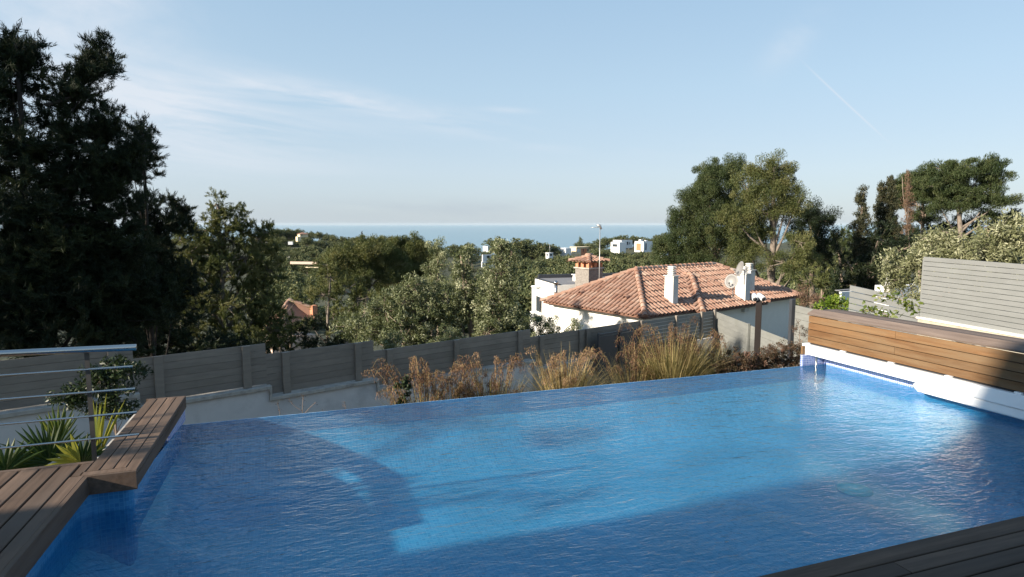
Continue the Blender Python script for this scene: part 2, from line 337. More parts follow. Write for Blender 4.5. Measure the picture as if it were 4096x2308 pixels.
M['f_redshrub'] = foliage('bronze_shrub_leaves', [(0., (.035,.030,.016)), (.5, (.075,.052,.030)), (1., (.16,.085,.062))], .25)
M['f_palm'] = foliage('palm_blades', [(0., (.020,.045,.012)), (.5, (.07,.11,.02)), (1., (.34,.32,.05))], .4, .4)
M['f_grass'] = foliage('grass_blades', [(0., (.12,.12,.042)), (.5, (.28,.235,.10)), (1., (.50,.385,.20))], .35)
M['f_plume'] = foliage('brown_plumes', [(0., (.085,.044,.028)), (.5, (.18,.105,.064)), (1., (.33,.22,.135))], .3)

# ------------------------------------------------------------------ setting: hillside, sea
def make_terrain():
    ds = [0.5, 4, 8, 10, 12, 14, 17, 20, 25, 30, 36, 45, 60, 80, 110, 150, 200, 250, 290, 330, 365, 400, 440, 480, 560, 700, 900, 1100, 1500]
    azs = np.arange(-180, 180, 2.0); vs = []; fs = []
    for d in ds:
        for a in azs:
            X, Y = d*math.sin(rad(a)), d*math.cos(rad(a)); rel = (a - YAW + 180) % 360 - 180
            z = ground(X, Y) if abs(rel) < 75 else ground(*(d*math.sin(rad(YAW+math.copysign(75, rel))), d*math.cos(rad(YAW+math.copysign(75, rel)))))
            w = max(0, (abs(rel)-90)/40); w = min(1, w)
            zb = -2.6 if d < 60 else -2.6 - (d-60)*.05
            if d > 14: z += random.uniform(-.02, .02)*d*.35
            vs.append((X, Y, z*(1-w) + zb*w))
    n = len(azs)
    for j in range(len(ds)-1):
        for i in range(n): i2 = (i+1) % n; fs.append((j*n+i, j*n+i2, (j+1)*n+i2, (j+1)*n+i))
    vs.append((0,0,-2.6)); k = len(vs)-1
    for i in range(n): fs.append((i, k, (i+1) % n))
    me = bpy.data.meshes.new('hillside'); me.from_pydata(vs, [], fs)
    for p in me.polygons: p.use_smooth = True
    m, nt, ns, ls = newmat('scrub_ground'); out = ns.new('ShaderNodeOutputMaterial'); b = nd(ns, 'ShaderNodeBsdfPrincipled', Roughness=.95)
    tc = ns.new('ShaderNodeTexCoord'); nz = nd(ns, 'ShaderNodeTexNoise', Scale=.12, Detail=12., Roughness=.7); ls.new(tc.outputs['Object'], nz.inputs['Vector'])
    r = ramp(ns, [(.3, (.018,.026,.011)), (.55, (.045,.05,.022)), (.75, (.10,.085,.05))]); ls.new(nz.outputs['Fac'], r.inputs[0]); ls.new(r.outputs[0], b.inputs['Base Color'])
    n2 = nd(ns, 'ShaderNodeTexNoise', Scale=1.2, Detail=8.); ls.new(tc.outputs['Object'], n2.inputs['Vector'])
    bp = nd(ns, 'ShaderNodeBump', Strength=.8, Distance=.5); ls.new(n2.outputs['Fac'], bp.inputs['Height']); ls.new(bp.outputs[0], b.inputs['Normal']); ls.new(b.outputs[0], out.inputs[0])
    me.materials.append(m); o = bpy.data.objects.new('hillside', me); C.objects.link(o); tag(o, kind='structure')
make_terrain()
s = MB(); s.add([(-40000,-40000,-90),(40000,-40000,-90),(40000,40000,-90),(-40000,40000,-90)], [(0,1,2,3)], .5)
tag(s.build('sea', M['sea']), kind='structure')

# ------------------------------------------------------------------ pool
XL, XR, YN, YF, ZF = -1.035, 6.15, 1.92, 5.85, -.52
def rounded_wall():
    """plan outline of the basin, with the rounded inner corner beside the deck step"""
    pts = [(XR, YN), (XR, YF)]
    pts += [(XL, YF), (XL, 4.45)]
    c = (-1.30+.02, 4.20+.02)
    return pts
outline = [(XR, YN), (XR, YF-.002), (XL, YF-.002), (XL, 4.24)]
for k in range(1, 6): a = rad(90*k/5); outline.append((XL-.05+.05*math.cos(a), 4.24-.05*math.sin(a)))      # convex corner of the arm
for k in range(0, 7): a = rad(90*k/6); outline.append((-1.19-.12*math.sin(a), 4.07+.12*math.cos(a)))      # hollow corner beside the deck
outline.append((-1.31, YN))
basin = empty('swimming_pool', (2.4, 3.9, 0), 'rectangular infinity pool lined with blue mosaic beside the wooden deck', 'pool')
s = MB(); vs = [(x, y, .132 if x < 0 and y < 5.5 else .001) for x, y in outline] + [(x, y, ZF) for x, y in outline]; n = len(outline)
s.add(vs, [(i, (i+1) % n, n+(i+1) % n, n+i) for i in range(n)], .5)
s.build('basin_wall', M['mosaic_shaded'], basin)
s = MB(); nx, ny = 74, 40; vs = []; fs = []                    # floor with a coved edge and a gentle fall to the middle
for j in range(ny+1):
    for i in range(nx+1):
        x = -1.32+(XR+1.32)*i/nx; y = YN+(YF-YN)*j/ny
        d = min((XR-x), (YF-y), x-(XL if y > 4.2 else -1.31), y-YN)
        q = max(0, 1-max(d, 0)/.55); vs.append((x, y, ZF+.36*q*q-.05*math.exp(-((x-3)/2.2)**2)))
for j in range(ny):
    for i in range(nx): k = j*(nx+1)+i; fs.append((k, k+1, k+nx+2, k+nx+1))
s.add(vs, fs, .5, 0, True); s.build('basin_floor', M['mosaic'], basin)
# submerged seat ledge along the far wall and round floor inlet seen as a paler patch
s = MB(); dp_ = onz(3420,1945,ZF); s.tube([(dp_.x,dp_.y,ZF-.09),(dp_.x,dp_.y,ZF-.05*math.exp(-((dp_.x-3)/2.2)**2)+.006)], [.15,.14], 24, .5); s.build('floor_drain', simple('pale_drain_cover', (.22,.50,.50), .5, var=.2, scale=14), basin)
s = MB()
s.box((-1.36, YF+.004, -2.6), (XR+.1, YF+.20, -.10), .5)
s.build('overflow_wall', M['mosaic_pale'], basin)
s = MB(); s.box((-1.04, YF+.003, -.0995), (5.82, YF+.02, -.003), .5); s.build('overflow_lip', M['mosaic_pale'], basin)
s = MB(); s.box((XR+.004, YN, -.3), (XR+.2, YF+.0, .13), .5); s.box((5.83, YF+.022, -.3), (XR+.2, YF+.06, .13), .5); s.build('waterline_wall', M['mosaic_pale'], basin)
s = MB(); s.box((XL-.24, YF-.5, -.012), (XL-.003, YF+.2, .17), .5)
s.build('left_end_wall', M['mosaic_pale'], basin)
s = MB(); q = [(x, y, -.001) for x, y in outline if True]
q = [(x, y if y < YF-.01 else YF+.015, 0.) for x, y in outline]
s.add(q, [tuple(range(len(q)))], .5)
w = s.build('water_surface', M['water'], basin); w['label'] = 'rippled blue pool water'
# outer structure under deck
s = MB(); s.box((-1.62, -4, -2.59), (-1.33, 4.15, .13)); s.box((6.37, -3, -2.59), (6.9, 6.1, .0)); s.box((-1.62, 1.2, -2.59), (6.36, 1.9, .14)); s.box((-1.66,4.21,-2.59),(-1.30,4.40,.148)); s.box((-1.39,4.401,-2.59),(-1.30,5.84,.14))
tag(s.build('pool_surround', M['concrete']), kind='structure')

# ------------------------------------------------------------------ decks
DZ = .25
def plank(mb, x0, x1, y0, y1, tint=None, z=DZ, th=.028): mb.box((x0, y0, z-th), (x1, y1, z), tint, bev=.003)
dk = empty('pool_deck', (-1.6, 3.5, .2), 'weathered brown decking along the left pool edge with a narrow arm', 'deck')
s = MB()
x = -1.275-.078
for i in range(16):                                    # main strip, boards run away from the camera
    plank(s, x-.100, x-.006, -1.2, 4.385); x -= .106
s2 = MB(); s2.box((-1.3525+.003, -1.2, DZ-.028), (-1.275, 4.17, DZ), .5, bev=.003)   # border board
s.add([( -3.0,4.39,DZ-.028),(-1.29,4.39,DZ-.028),(-1.29,4.425,DZ-.028),(-3.0,4.425,DZ-.028),(-3.0,4.39,DZ),(-1.29,4.39,DZ),(-1.29,4.425,DZ),(-3.0,4.425,DZ)], [(0,3,2,1),(4,5,6,7),(0,1,5,4),(1,2,6,5),(2,3,7,6),(3,0,4,7)], .8)
# short boards between border and the arm, then the arm
for (xa, xb) in ((-1.345,-1.29),(-1.284,-1.217),(-1.211,-1.142),(-1.136,-1.071)):
    if xa > -1.3: plank(s, xa, xb, 4.238, 5.868)
    else: plank(s, xa, xb, 4.178, 4.385)
s.build('deck_boards', M['deck_y'], dk)
s2.add([(-1.349,4.172,DZ),(-1.275,4.172,DZ),(-1.275,4.172,DZ-.028),(-1.349,4.172,DZ-.028)], [(0,1,2,3)], .5)
s2.obox((-1.30,4.173,DZ-.03), (.235,0,0), (0,.06,0), (0,0,.03), .75)                # mitred edge board of the step
s2.box((-1.066,4.173,DZ-.03), (-1.000,5.87,DZ), .55, bev=.003)                       # arm's pool side board
# fascia
s2.box((-1.275,-1.2,.135), (-1.250,4.148,DZ-.001), .2); s2.box((-1.2745,4.150,.135), (-.998,4.1715,DZ-.001), .15); s2.box((-1.020,4.1735,.145), (-.9985,5.87,DZ-.031), .2)
s2.box((-1.30,5.871,.15), (-.999,5.893,DZ-.001), .3)
s2.build('edge_boards', M['deck_y'], dk)
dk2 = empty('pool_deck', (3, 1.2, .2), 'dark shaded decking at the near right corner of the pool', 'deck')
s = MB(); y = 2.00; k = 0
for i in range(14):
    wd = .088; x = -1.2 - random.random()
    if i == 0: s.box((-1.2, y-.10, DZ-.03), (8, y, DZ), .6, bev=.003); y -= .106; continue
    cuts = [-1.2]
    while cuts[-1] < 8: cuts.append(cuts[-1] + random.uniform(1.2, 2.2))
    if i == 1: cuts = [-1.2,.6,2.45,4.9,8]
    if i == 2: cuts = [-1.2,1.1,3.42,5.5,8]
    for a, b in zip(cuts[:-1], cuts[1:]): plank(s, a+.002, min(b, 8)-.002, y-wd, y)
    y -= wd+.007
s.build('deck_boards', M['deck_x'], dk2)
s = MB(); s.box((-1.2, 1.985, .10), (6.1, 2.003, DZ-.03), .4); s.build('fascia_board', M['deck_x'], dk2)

# ------------------------------------------------------------------ steel railing
rl = empty('steel_railing', (-1.31, 4.5, .2), 'stainless steel railing with four thin bars beyond the left deck', 'railing')
s = MB(); s.tube([(-2.9,4.5,.972),(-1.033,4.5,.952)], .021, 16, .5); s.build('handrail', M['steel'], rl)
for z0, z1, xe in ((.820,.828,-1.06),(.668,.680,-1.055),(.512,.522,-1.055),(.362,.371,-1.05)):
    s = MB(); s.tube([(-2.9,4.5,z0),(xe,4.5,z1)], .0065, 10, .5); s.build('rail_bar', M['steel'], rl)
for px_ in (-1.313, -2.75):
    s = MB(); s.cbox((px_,4.512), (1,0,0), .026, .010, .10, .945, .5); s.build('post', M['post_metal'], rl)

# ------------------------------------------------------------------ bench over the pool cover
bc = empty('storage_bench', (6.2, 3.5, .1), 'long orange brown slatted wooden bench box on the right side of the pool', 'bench')
BX0, BY1, BY0 = 5.95, 5.93, -.5
s = MB(); zt = .612
for i in range(4):
    h = .078 if i else .080; 
    cuts = [BY0, 1.2, 3.0, BY1] if i % 2 else [BY0, 2.1, 4.75, BY1]
    tn = [.8,.65,.28,.38][i]
    for a, b in zip(cuts[:-1], cuts[1:]): s.box((BX0, a+.0015, zt-h), (BX0+.022, b-.0015, zt), tn+random.uniform(-.08,.08), bev=.002)
    s.box((BX0+.03, BY1-.022, zt-h), (6.40, BY1, zt), random.random())
    zt -= h+.0065
s.box((BX0+.0222, BY0, .25), (BX0+.04, BY1-.03, .60), .0, mat=1)
s.build('front_boards', [M['bench'], M['anthracite']], bc)
s = MB()
s.obox((BX0-.006, BY0, .622), (.105,0,.050), (-.010,0,.020), (0,BY1-BY0+.012,0), .75)
xx = BX0+.108
for i in range(4):
    s.box((xx, BY0, .652), (xx+.082, BY1+.012, .674), None, bev=.002); xx += .086
s.build('lid', M['bench_top'], bc)
s = MB(); s.box((5.86, BY1-.02, .134), (5.90, BY1+.01, .235), .35); s.box((6.02, BY0, .134), (6.04, BY1, .245), .1); s.build('lower_board', M['bench'], bc)
s = MB(); s.box((5.905, BY0, .135), (6.00, BY1+.02, .258), .5, bev=.004); s.box((5.900, BY1-.03, .130), (6.005, BY1+.035, .263), .5, bev=.004); s.build('cover_housing', M['white'], bc)
s = MB(); s.box((5.95, BY0, .262), (6.02, BY1-.04, .270), .5, mat=1)
for yy in np.arange(.4, 5.9, .62): s.box((5.925, yy, .259), (5.965, yy+.06, .275), .5)
s.build('housing_clips', [M['white'], M['anthracite']], bc)
s = MB()
pr = [(5.922,.052),(5.93,.04),(6.0,.04),(6.0,.129),(5.93,.129),(5.922,.118)]
vs = [(x,BY0,z) for x,z in pr]+[(x,4.45,z) for x,z in pr]
s.add(vs, [tuple(range(6))[::-1], tuple(range(6,12))]+[(i,(i+1)%6,6+(i+1)%6,6+i) for i in range(6)], .5)
s.tube([(5.925,4.40,.085),(5.96,4.475,.085),(5.995,4.44,.085)], [.043,.043,.043], 12, .5)
s.build('cover_slat_roll', M['white'], bc)
s = MB(); s.tube([(5.97,5.80,-.2),(5.97,5.80,.135)], .013, 12, .5); s.build('support_leg', M['steel'], bc)

# ------------------------------------------------------------------ fences
def board_run(mb, A, B, z0a, z1a, z0b, z1b, n, th=.03, gap=.006, tintbase=None):
    """boards from plan point A to B between sloping bottom (z0) and top (z1) lines"""
    A = Vector((A[0], A[1], 0)); B = Vector((B[0], B[1], 0)); u = (B-A).normalized(); w = Vector((-u.y, u.x, 0))*th
    for i in range(n):
        la = z0a+(z1a-z0a)*i/n; ha = z0a+(z1a-z0a)*(i+1)/n-gap; lb = z0b+(z1b-z0b)*i/n; hb = z0b+(z1b-z0b)*(i+1)/n-gap
        vs = [A+Vector((0,0,la)), B+Vector((0,0,lb)), B+w+Vector((0,0,lb)), A+w+Vector((0,0,la)), A+Vector((0,0,ha)), B+Vector((0,0,hb)), B+w+Vector((0,0,hb)), A+w+Vector((0,0,ha))]
        mb.add(vs, [(0,3,2,1),(4,5,6,7),(0,1,5,4),(1,2,6,5),(2,3,7,6),(3,0,4,7)])
P1 = dist(1061, 1372, 13.); U1 = hdir(70.5); N1 = Vector((U1.y, -U1.x, 0))          # N1 points to the viewer
def f1(t): return P1 + U1*t
def t1(px, py=1400): return (onv(px, py, P1, 70.5) - P1).dot(U1)
fa = empty('board_fence', (P1.x, P1.y, -1.4), 'long stepped taupe board fence standing on the white garden wall', 'fence')
gw = empty('garden_wall', (P1.x, P1.y, -2.6), 'white rendered garden wall with stepped stone coping below the taupe fence', 'wall')
segs = [(-12., t1(530), -.40, -1.20), (t1(530), 0., -.62, -1.44), (0., t1(1494), -.84, -1.67), (t1(1494), t1(2121), -1.08, -1.88), (t1(2121), t1(2560), -1.30, -2.12)]
sb = MB(); sp_ = MB(); swl = MB(); scp = MB()
for k, (a, b, zt, zb) in enumerate(segs):
    A, B = f1(a), f1(b); board_run(sb, A, B, zb, zt, zb, zt, 6)
    L = b-a; posts = [a+L-.38, a+.38] if k < 4 else [a+.38, a+1.9]
    if L > 3.4: posts.append((a+b)/2-.1)
    if k == 0: posts = [a+L-.3, a+L-2.4, a+L-4.5, a+L-6.6]
    for t in posts:
        c = f1(t) + N1*.035; sp = MB(); sp.cbox(c, U1, .15, .06, zb-.02, zt-.005, .5, bev=.008); sp.build('post', M['fence_dark'], fa)
    swl.obox((A-Vector((0,0,A.z))) + N1*.10 + Vector((0,0,-4.5)), U1*L, -N1*.25, (0,0,zb-.105+4.5), .5)
    scp.obox((A-Vector((0,0,A.z))) + N1*.155 + Vector((0,0,zb-.10)) - U1*(.0), U1*(L+.05), -N1*.33, (0,0,.075), .5, bev=.006)
    scp.obox((B-Vector((0,0,B.z))) + N1*.153 + Vector((0,0,zb-.30)) - U1*.0, U1*.05, -N1*.32, (0,0,.20), .5)
sb.build('boards', M['fence_dark'], fa); swl.build('wall_face', M['plaster_grey'], gw); scp.build('coping', M['cap'], gw)
# far part with see-through slats and the lit end
tc_ = t1(2862, 1246); fb = empty('slatted_fence', tuple(f1(t1(2700))), 'open slatted end of the taupe fence beside the tiled house', 'fence')
s = MB(); A, B = f1(t1(2560)), f1(tc_); ztop = [-1.33, -1.37]
for i in range(8):
    z = ztop[0]-.02-i*.118
    s.obox(Vector((A.x,A.y,z-.10)), B-A-Vector((0,0,(B-A).z)), -N1*.02, (0,0,.100 if i > 1 else .104))
s.build('slats', M['fence_far'], fb)
for t in (t1(2562), t1(2700), t1(2800), tc_-.08):
    sp = MB(); c = f1(t)+N1*.03; sp.cbox(c, U1, .10, .08, -4.3, -1.30, .5, bev=.006); sp.build('post', M['fence_dark'], fb)
sw2 = MB(); A = f1(t1(2121)); L = tc_-t1(2121)
sw2.obox(Vector((A.x,A.y,-4.8))+N1*.10, U1*L, -N1*.2, (0,0,2.5), .5)
tag(sw2.build('garden_wall', M['plaster_grey'], origin=(A.x,A.y,-4.8)), 'low grey wall under the open slatted fence end', 'wall')
# dark screens of the gate
gt = empty('garden_gate', tuple(onv(2480,1440,f1(0)+N1*3.,70.5)), 'tall anthracite mesh gate behind the reddish grass plumes', 'gate')
G0 = f1(t1(2395))+N1*.45
s = MB(); pa = onv(2395,1330,G0,70.5); pb = onv(2560,1300,G0,70.5); zlo = -3.2
for q in (pa, pb, pa.lerp(pb,.5)): s.cbox(q, U1, .05, .05, zlo, -1.38, .5)
for z in (-1.42, -3.0): s.obox((pa.x,pa.y,z-.04), Vector((pb.x-pa.x,pb.y-pa.y,0)), -N1*.04, (0,0,.05), .5)
s.build('frame', M['anthracite'], gt)
s = MB(); s.obox(Vector((pa.x,pa.y,zlo))-N1*.02, Vector((pb.x-pa.x,pb.y-pa.y,0)), -N1*.012, (0,0,1.70), .5)
s.build('mesh_panel', M['anthracite'], gt)
s = MB()
pc = onv(2600,1420,G0,70.5); pd = onv(2780,1400,G0,70.5)
s.obox((pb.x+.06,pb.y,-3.3), Vector((pd.x-pb.x,pd.y-pb.y,0)), -N1*.03, (0,0,1.30), .5)
s.build('side_panel', M['anthracite'], gt)
# pale fence from the corner back towards the viewer
K = Vector((f1(tc_).x, f1(tc_).y, -1.37)); Q = onz(3232, 1384, -1.42); U2 = Vector((Q.x-K.x, Q.y-K.y, 0)).normalized(); L2 = (Q-K).length
fc = empty('board_fence', (K.x, K.y, -3), 'pale grey board fence running from the fence corner towards the bench', 'fence')
s = MB(); m1_ = K+U2*(L2*.45); m2_ = K+U2*(L2+3)
board_run(s, K, m1_, -3.3, -1.37, -3.3, -1.40, 9); board_run(s, m1_, m2_, -3.4, -1.42, -3.4, -1.50, 9); s.build('boards', M['fence_far'], fc)
for q, z in ((K+U2*.06, -1.34), (m1_, -1.37), (K+U2*L2*.9, -1.40)):
    sp = MB(); sp.cbox(q+Vector((-U2.y,U2.x,0))*-.05, U2, .10, .08, -3.6, z, .5, bev=.006); sp.build('post', M['fence_far'], fc)
# right boundary
P3 = dist(3694, 1025, 12.2); H3 = 8.; U3 = hdir(H3); N3 = Vector((-U3.y, U3.x, 0))   # towards the viewer's side (left)
def r3(px, py): return onv(px, py, P3, H3)
A = r3(3694,1025); B = r3(4096,1047); B = A + (B-A)*1.6; zt = A.z; A0 = r3(3674,1264)
fd = empty('board_fence', (A.x, A.y, A0.z), 'tall grey composite board fence above the stained wall at the right edge', 'fence')
s = MB(); board_run(s, A, B, A0.z, zt, A0.z-.02, zt-.03, 13, gap=.008); s.build('boards', M['fence_grey'], fd)
for q in (A, A+(B-A)*.52):
    sp = MB(); q2 = q-N3*.06; sp.cbox(q2, U3, .08, .06, A0.z-.1, zt-.05, .5); sp.build('post', M['fence_grey'], fd)
rw = empty('retaining_wall', (A.x, A.y, -2), 'stained beige retaining wall with a thin white cap behind the bench lid', 'wall')
s = MB(); A1 = A0-U3*.05; Lr = (B-A1).length
s.obox(Vector((A1.x,A1.y,-2.8))+N3*.06, -U3*Lr, -N3*.3, (0,0,A0.z-.03+2.8), .5); s.build('wall_face', M['plaster_old'], rw)
s = MB(); s.obox(Vector((A1.x,A1.y,A0.z-.03))+N3*.08+U3*.02, -U3*(Lr+.02), -N3*.34, (0,0,.026), .5); s.build('cap', M['plaster'], rw)
a = r3(3400,1138); b = A; zt4 = a.z; zb4 = zt4-1.05
fe = empty('board_fence', (a.x, a.y, zb4), 'lower grey board fence with thin light gaps left of the tall grey fence', 'fence')
s = MB(); board_run(s, a, b+U3*.01, zb4, zt4, zb4, zt4-.10, 9, gap=.016); s.build('boards', M['fence_grey'], fe)
a5 = r3(3182,1220); b5 = r3(3400,1263); z5 = a5.z
ff = empty('board_fence', (a5.x, a5.y, z5-1), 'short pale grey board fence behind the far end of the bench', 'fence')
s = MB(); board_run(s, a5, a-U3*.1, z5-1.6, z5, z5-1.6, z5-.03, 11); s.build('boards', M['fence_far'], ff)
s = MB(); s.cbox(a5+U3*.1, U3, .09, .09, z5-1.6, z5+.12, .5); s.build('post', M['anthracite'], ff)  # dark bar standing in for the black gap beside the house wall

# ------------------------------------------------------------------ roofs
PITCH, ROW = .235, .40
def tiled_face(mb, O, U, V, W, poly, rise, holes=None):
    """barrel tiles over a sloping face. O origin at eave, U along eave (unit), V plan direction up slope (unit), rise = dz per metre of V.
    poly = list of (s, t) convex plan polygon in (U, V) metres; columns are cut to the polygon"""
    ss = [p[0] for p in poly]; s0, s1 = min(ss), max(ss); ns_ = int((s1-s0)/PITCH)+1
    nz = Vector((0,0,1)) - V*rise; nz.normalize()
    def trange(sv):
        ts = []
        for (a, b) in zip(poly, poly[1:]+poly[:1]):
            if (a[0]-sv)*(b[0]-sv) <= 0 and abs(a[0]-b[0]) > 1e-9: ts.append(a[1]+(b[1]-a[1])*(sv-a[0])/(b[0]-a[0]))
        return (min(ts), max(ts)) if len(ts) >= 2 else None
    sl = math.sqrt(1+rise*rise); row = ROW/sl
    for i in range(ns_):
        sc = s0+(i+.5)*PITCH; tr = trange(min(max(sc, s0+1e-4), s1-1e-4))
        if not tr: continue
        ta, tb = tr; t = math.floor(ta/row)*row; jit = random.uniform(-.03,.03)
        while t < tb:
            a_, b_ = max(t, ta-.03), min(t+row+.05, tb+.04)
            if b_-a_ > .04:
                tint = min(1, max(0, random.gauss(.5, .16))); tw = random.uniform(-.016,.016); lj = random.uniform(0,.014)
                # cover tile: half barrel, lower end raised
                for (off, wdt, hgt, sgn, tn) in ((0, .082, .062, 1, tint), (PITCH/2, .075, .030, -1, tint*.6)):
                    vs = []; fs = []; K_ = 6
                    for e, (tt, lift, wk) in enumerate(((a_, .030, 1.06), (b_, .010, .9))):
                        for k in range(K_+1):
                            ph = math.pi*k/K_; du = -math.cos(ph)*wdt*wk+off+tw*(1 if e else -1); h = math.sin(ph)*hgt*wk*sgn + (lift+lj if sgn > 0 else lift-.005)
                            p = O + U*(sc+du) + V*(tt) + Vector((0,0,tt*rise)) + nz*(h+.03); vs.append(p)
                    for k in range(K_): fs.append((k, k+1, K_+2+k, K_+1+k))
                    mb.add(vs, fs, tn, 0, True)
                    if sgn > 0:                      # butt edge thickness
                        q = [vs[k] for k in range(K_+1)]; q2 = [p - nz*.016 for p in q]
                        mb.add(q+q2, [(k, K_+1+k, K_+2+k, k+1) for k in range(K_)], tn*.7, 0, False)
            t += row
def ridge_run(mb, A, B, r=.10, step=.36):
    A, B = Vector(A), Vector(B); L = (B-A).length; d = (B-A)/L; n = int(L/step)+1; st = L/n
    side = d.cross(Vector((0,0,1))).normalized(); up = side.cross(d)
    for i in range(n):
        tint = min(1, max(0, random.gauss(.62,.2))); vs = []; K_ = 8
        for e, (tt, rr, lf) in enumerate(((i*st-.03, r*1.12, .028), ((i+1)*st+.03, r*.92, .004))):
            for k in range(K_+1):
                ph = math.pi*(k/K_)*1.1-.05*math.pi; vs.append(A+d*tt+side*math.cos(ph)*rr+up*(math.sin(ph)*rr+lf))
        mb.add(vs, [(k, k+1, K_+2+k, K_+1+k) for k in range(K_)], tint, 0, True)
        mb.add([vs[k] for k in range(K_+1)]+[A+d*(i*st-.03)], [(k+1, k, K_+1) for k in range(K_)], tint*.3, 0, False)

# tiled house
th = 71.9; HU = hdir(th); HV = hdir(th-90)
HC = dist(2580, 1273, 23.5); ze = HC.z
LW = 11.6; DP = 6.1
def hp(u, v, z): return Vector((HC.x, HC.y, 0)) + HU*u + HV*v + Vector((0,0,z))
mid = hp(0, DP/2, ze); RA = onv(2545, 1082, mid, th); rr_ = (RA-HC); ua = rr_.dot(HU); zr = RA.z
RB = onv(2860, 1061, mid, th); ub = (RB-HC).dot(HU); ub = max(ub, ua+2)
print('house ridge', ua, ub, zr-ze)
rise = (zr-ze)/(DP/2); riseL = (zr-ze)/ua
hs = empty('tiled_house', tuple(hp(4, 3, ground(14, 22))), 'white walled house with a hipped terracotta barrel tile roof', 'house')
s = MB()
tiled_face(s, hp(0,0,ze), HU, HV, None, [(0,0),(LW,0),(ub,DP/2),(ua,DP/2)], rise)
tiled_face(s, hp(0,DP,ze), -HV, HU, None, [(0,0),(DP,0),(DP/2,ua)], riseL)
tiled_face(s, hp(LW,DP,ze), -HU, -HV, None, [(0,0),(LW,0),(LW-ua,DP/2),(LW-ub,DP/2)], rise)
tiled_face(s, hp(LW,0,ze), HV, -HU, None, [(0,0),(DP,0),(DP/2,LW-ub)], (zr-ze)/(LW-ub))
# wing
W1, W2, WV = 3.02, 7.85, -.42; wm = (W1+W2)/2; wp = hp(wm, 0, ze)
WA = onv(2765, 1103, wp, th-90); va = (WA-HC).dot(HV); zw = WA.z; wr = (zw-ze)/(va-WV); wrs = (zw-ze)/(W2-wm)
print('wing', va, zw-ze, wr, wrs)
vb = min(DP/2, (zw-ze)/rise)
tiled_face(s, hp(W1,WV,ze), HU, HV, None, [(0,0),(W2-W1,0),(wm-W1,va-WV)], wr)
tiled_face(s, hp(W1,vb+.0,ze), -HV, HU, None, [(vb-0,0),(vb-WV,0),(vb-va,wm-W1),(0,wm-W1)], wrs)
tiled_face(s, hp(W2,WV,ze), HV, -HU, None, [(0,0),(-WV,0),(vb-WV,wm-W1),(va-WV,wm-W1)], wrs)
# underlay decks just below the tiles
e = Vector((0,0,-.02))
def sheet(mb, pts, tint=.2): mb.add([p+e for p in pts], [tuple(range(len(pts)))], tint)
R0, R1 = hp(ua,DP/2,zr), hp(ub,DP/2,zr)
sheet(s, [hp(0,0,ze), hp(LW,0,ze), R1, R0]); sheet(s, [hp(0,DP,ze), hp(0,0,ze), R0]); sheet(s, [hp(LW,DP,ze), hp(0,DP,ze), R0, R1]); sheet(s, [hp(LW,0,ze), hp(LW,DP,ze), R1])
WAp, WBp = hp(wm,va,zw), hp(wm,vb,zw)
sheet(s, [hp(W1,WV,ze), hp(W2,WV,ze), WAp]); sheet(s, [hp(W1,0,ze), hp(W1,WV,ze), WAp, WBp]); sheet(s, [hp(W2,WV,ze), hp(W2,0,ze), WBp, WAp])
sheet(s, [hp(0,0,ze-.03), hp(LW,0,ze-.03), hp(LW,DP,ze-.03), hp(0,DP,ze-.03)])
sheet(s, [hp(W1,WV,ze-.03), hp(W2,WV,ze-.03), hp(W2,-.001,ze-.03), hp(W1,-.001,ze-.03)])
roof = s.build('roof', M['tile'], hs)
u5 = Vector((0,0,.05))
for (a_, b_) in ((hp(0,0,ze), R0), (hp(0,DP,ze), R0), (hp(LW,0,ze), R1), (R0, R1), (hp(W1,WV,ze), WAp), (hp(W2,WV,ze), WAp), (WAp, WBp)):
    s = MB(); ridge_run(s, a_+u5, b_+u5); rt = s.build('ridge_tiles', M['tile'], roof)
s = MB(); zb = ground(14,22)-1.5; i_ = .38
s.prism([hp(i_,i_,0), hp(W1+i_,i_,0), hp(W1+i_,WV+i_,0), hp(W2-i_,WV+i_,0), hp(W2-i_,i_,0), hp(LW-i_,i_,0), hp(LW-i_,DP-i_,0), hp(i_,DP-i_,0)], zb, ze-.10, .5)
s.build('wall', M['plaster'], hs)
s = MB()
for (ins, z0, z1) in ((.10, ze-.055, ze-.012+.0), (.22, ze-.13, ze-.058)):
    s.prism([hp(ins,ins,0), hp(LW-ins,ins,0), hp(LW-ins,DP-ins,0), hp(ins,DP-ins,0)], z0, z1, .5)
    s.prism([hp(W1+ins,WV+ins,0), hp(W2-ins,WV+ins,0), hp(W2-ins,ins-.003,0), hp(W1+ins,ins-.003,0)], z0, z1, .5)
s.build('eaves_moulding', M['plaster'], hs)
nF = (Vector((0,0,1))-HV*rise); nW = (Vector((0,0,1))-HV*wr)
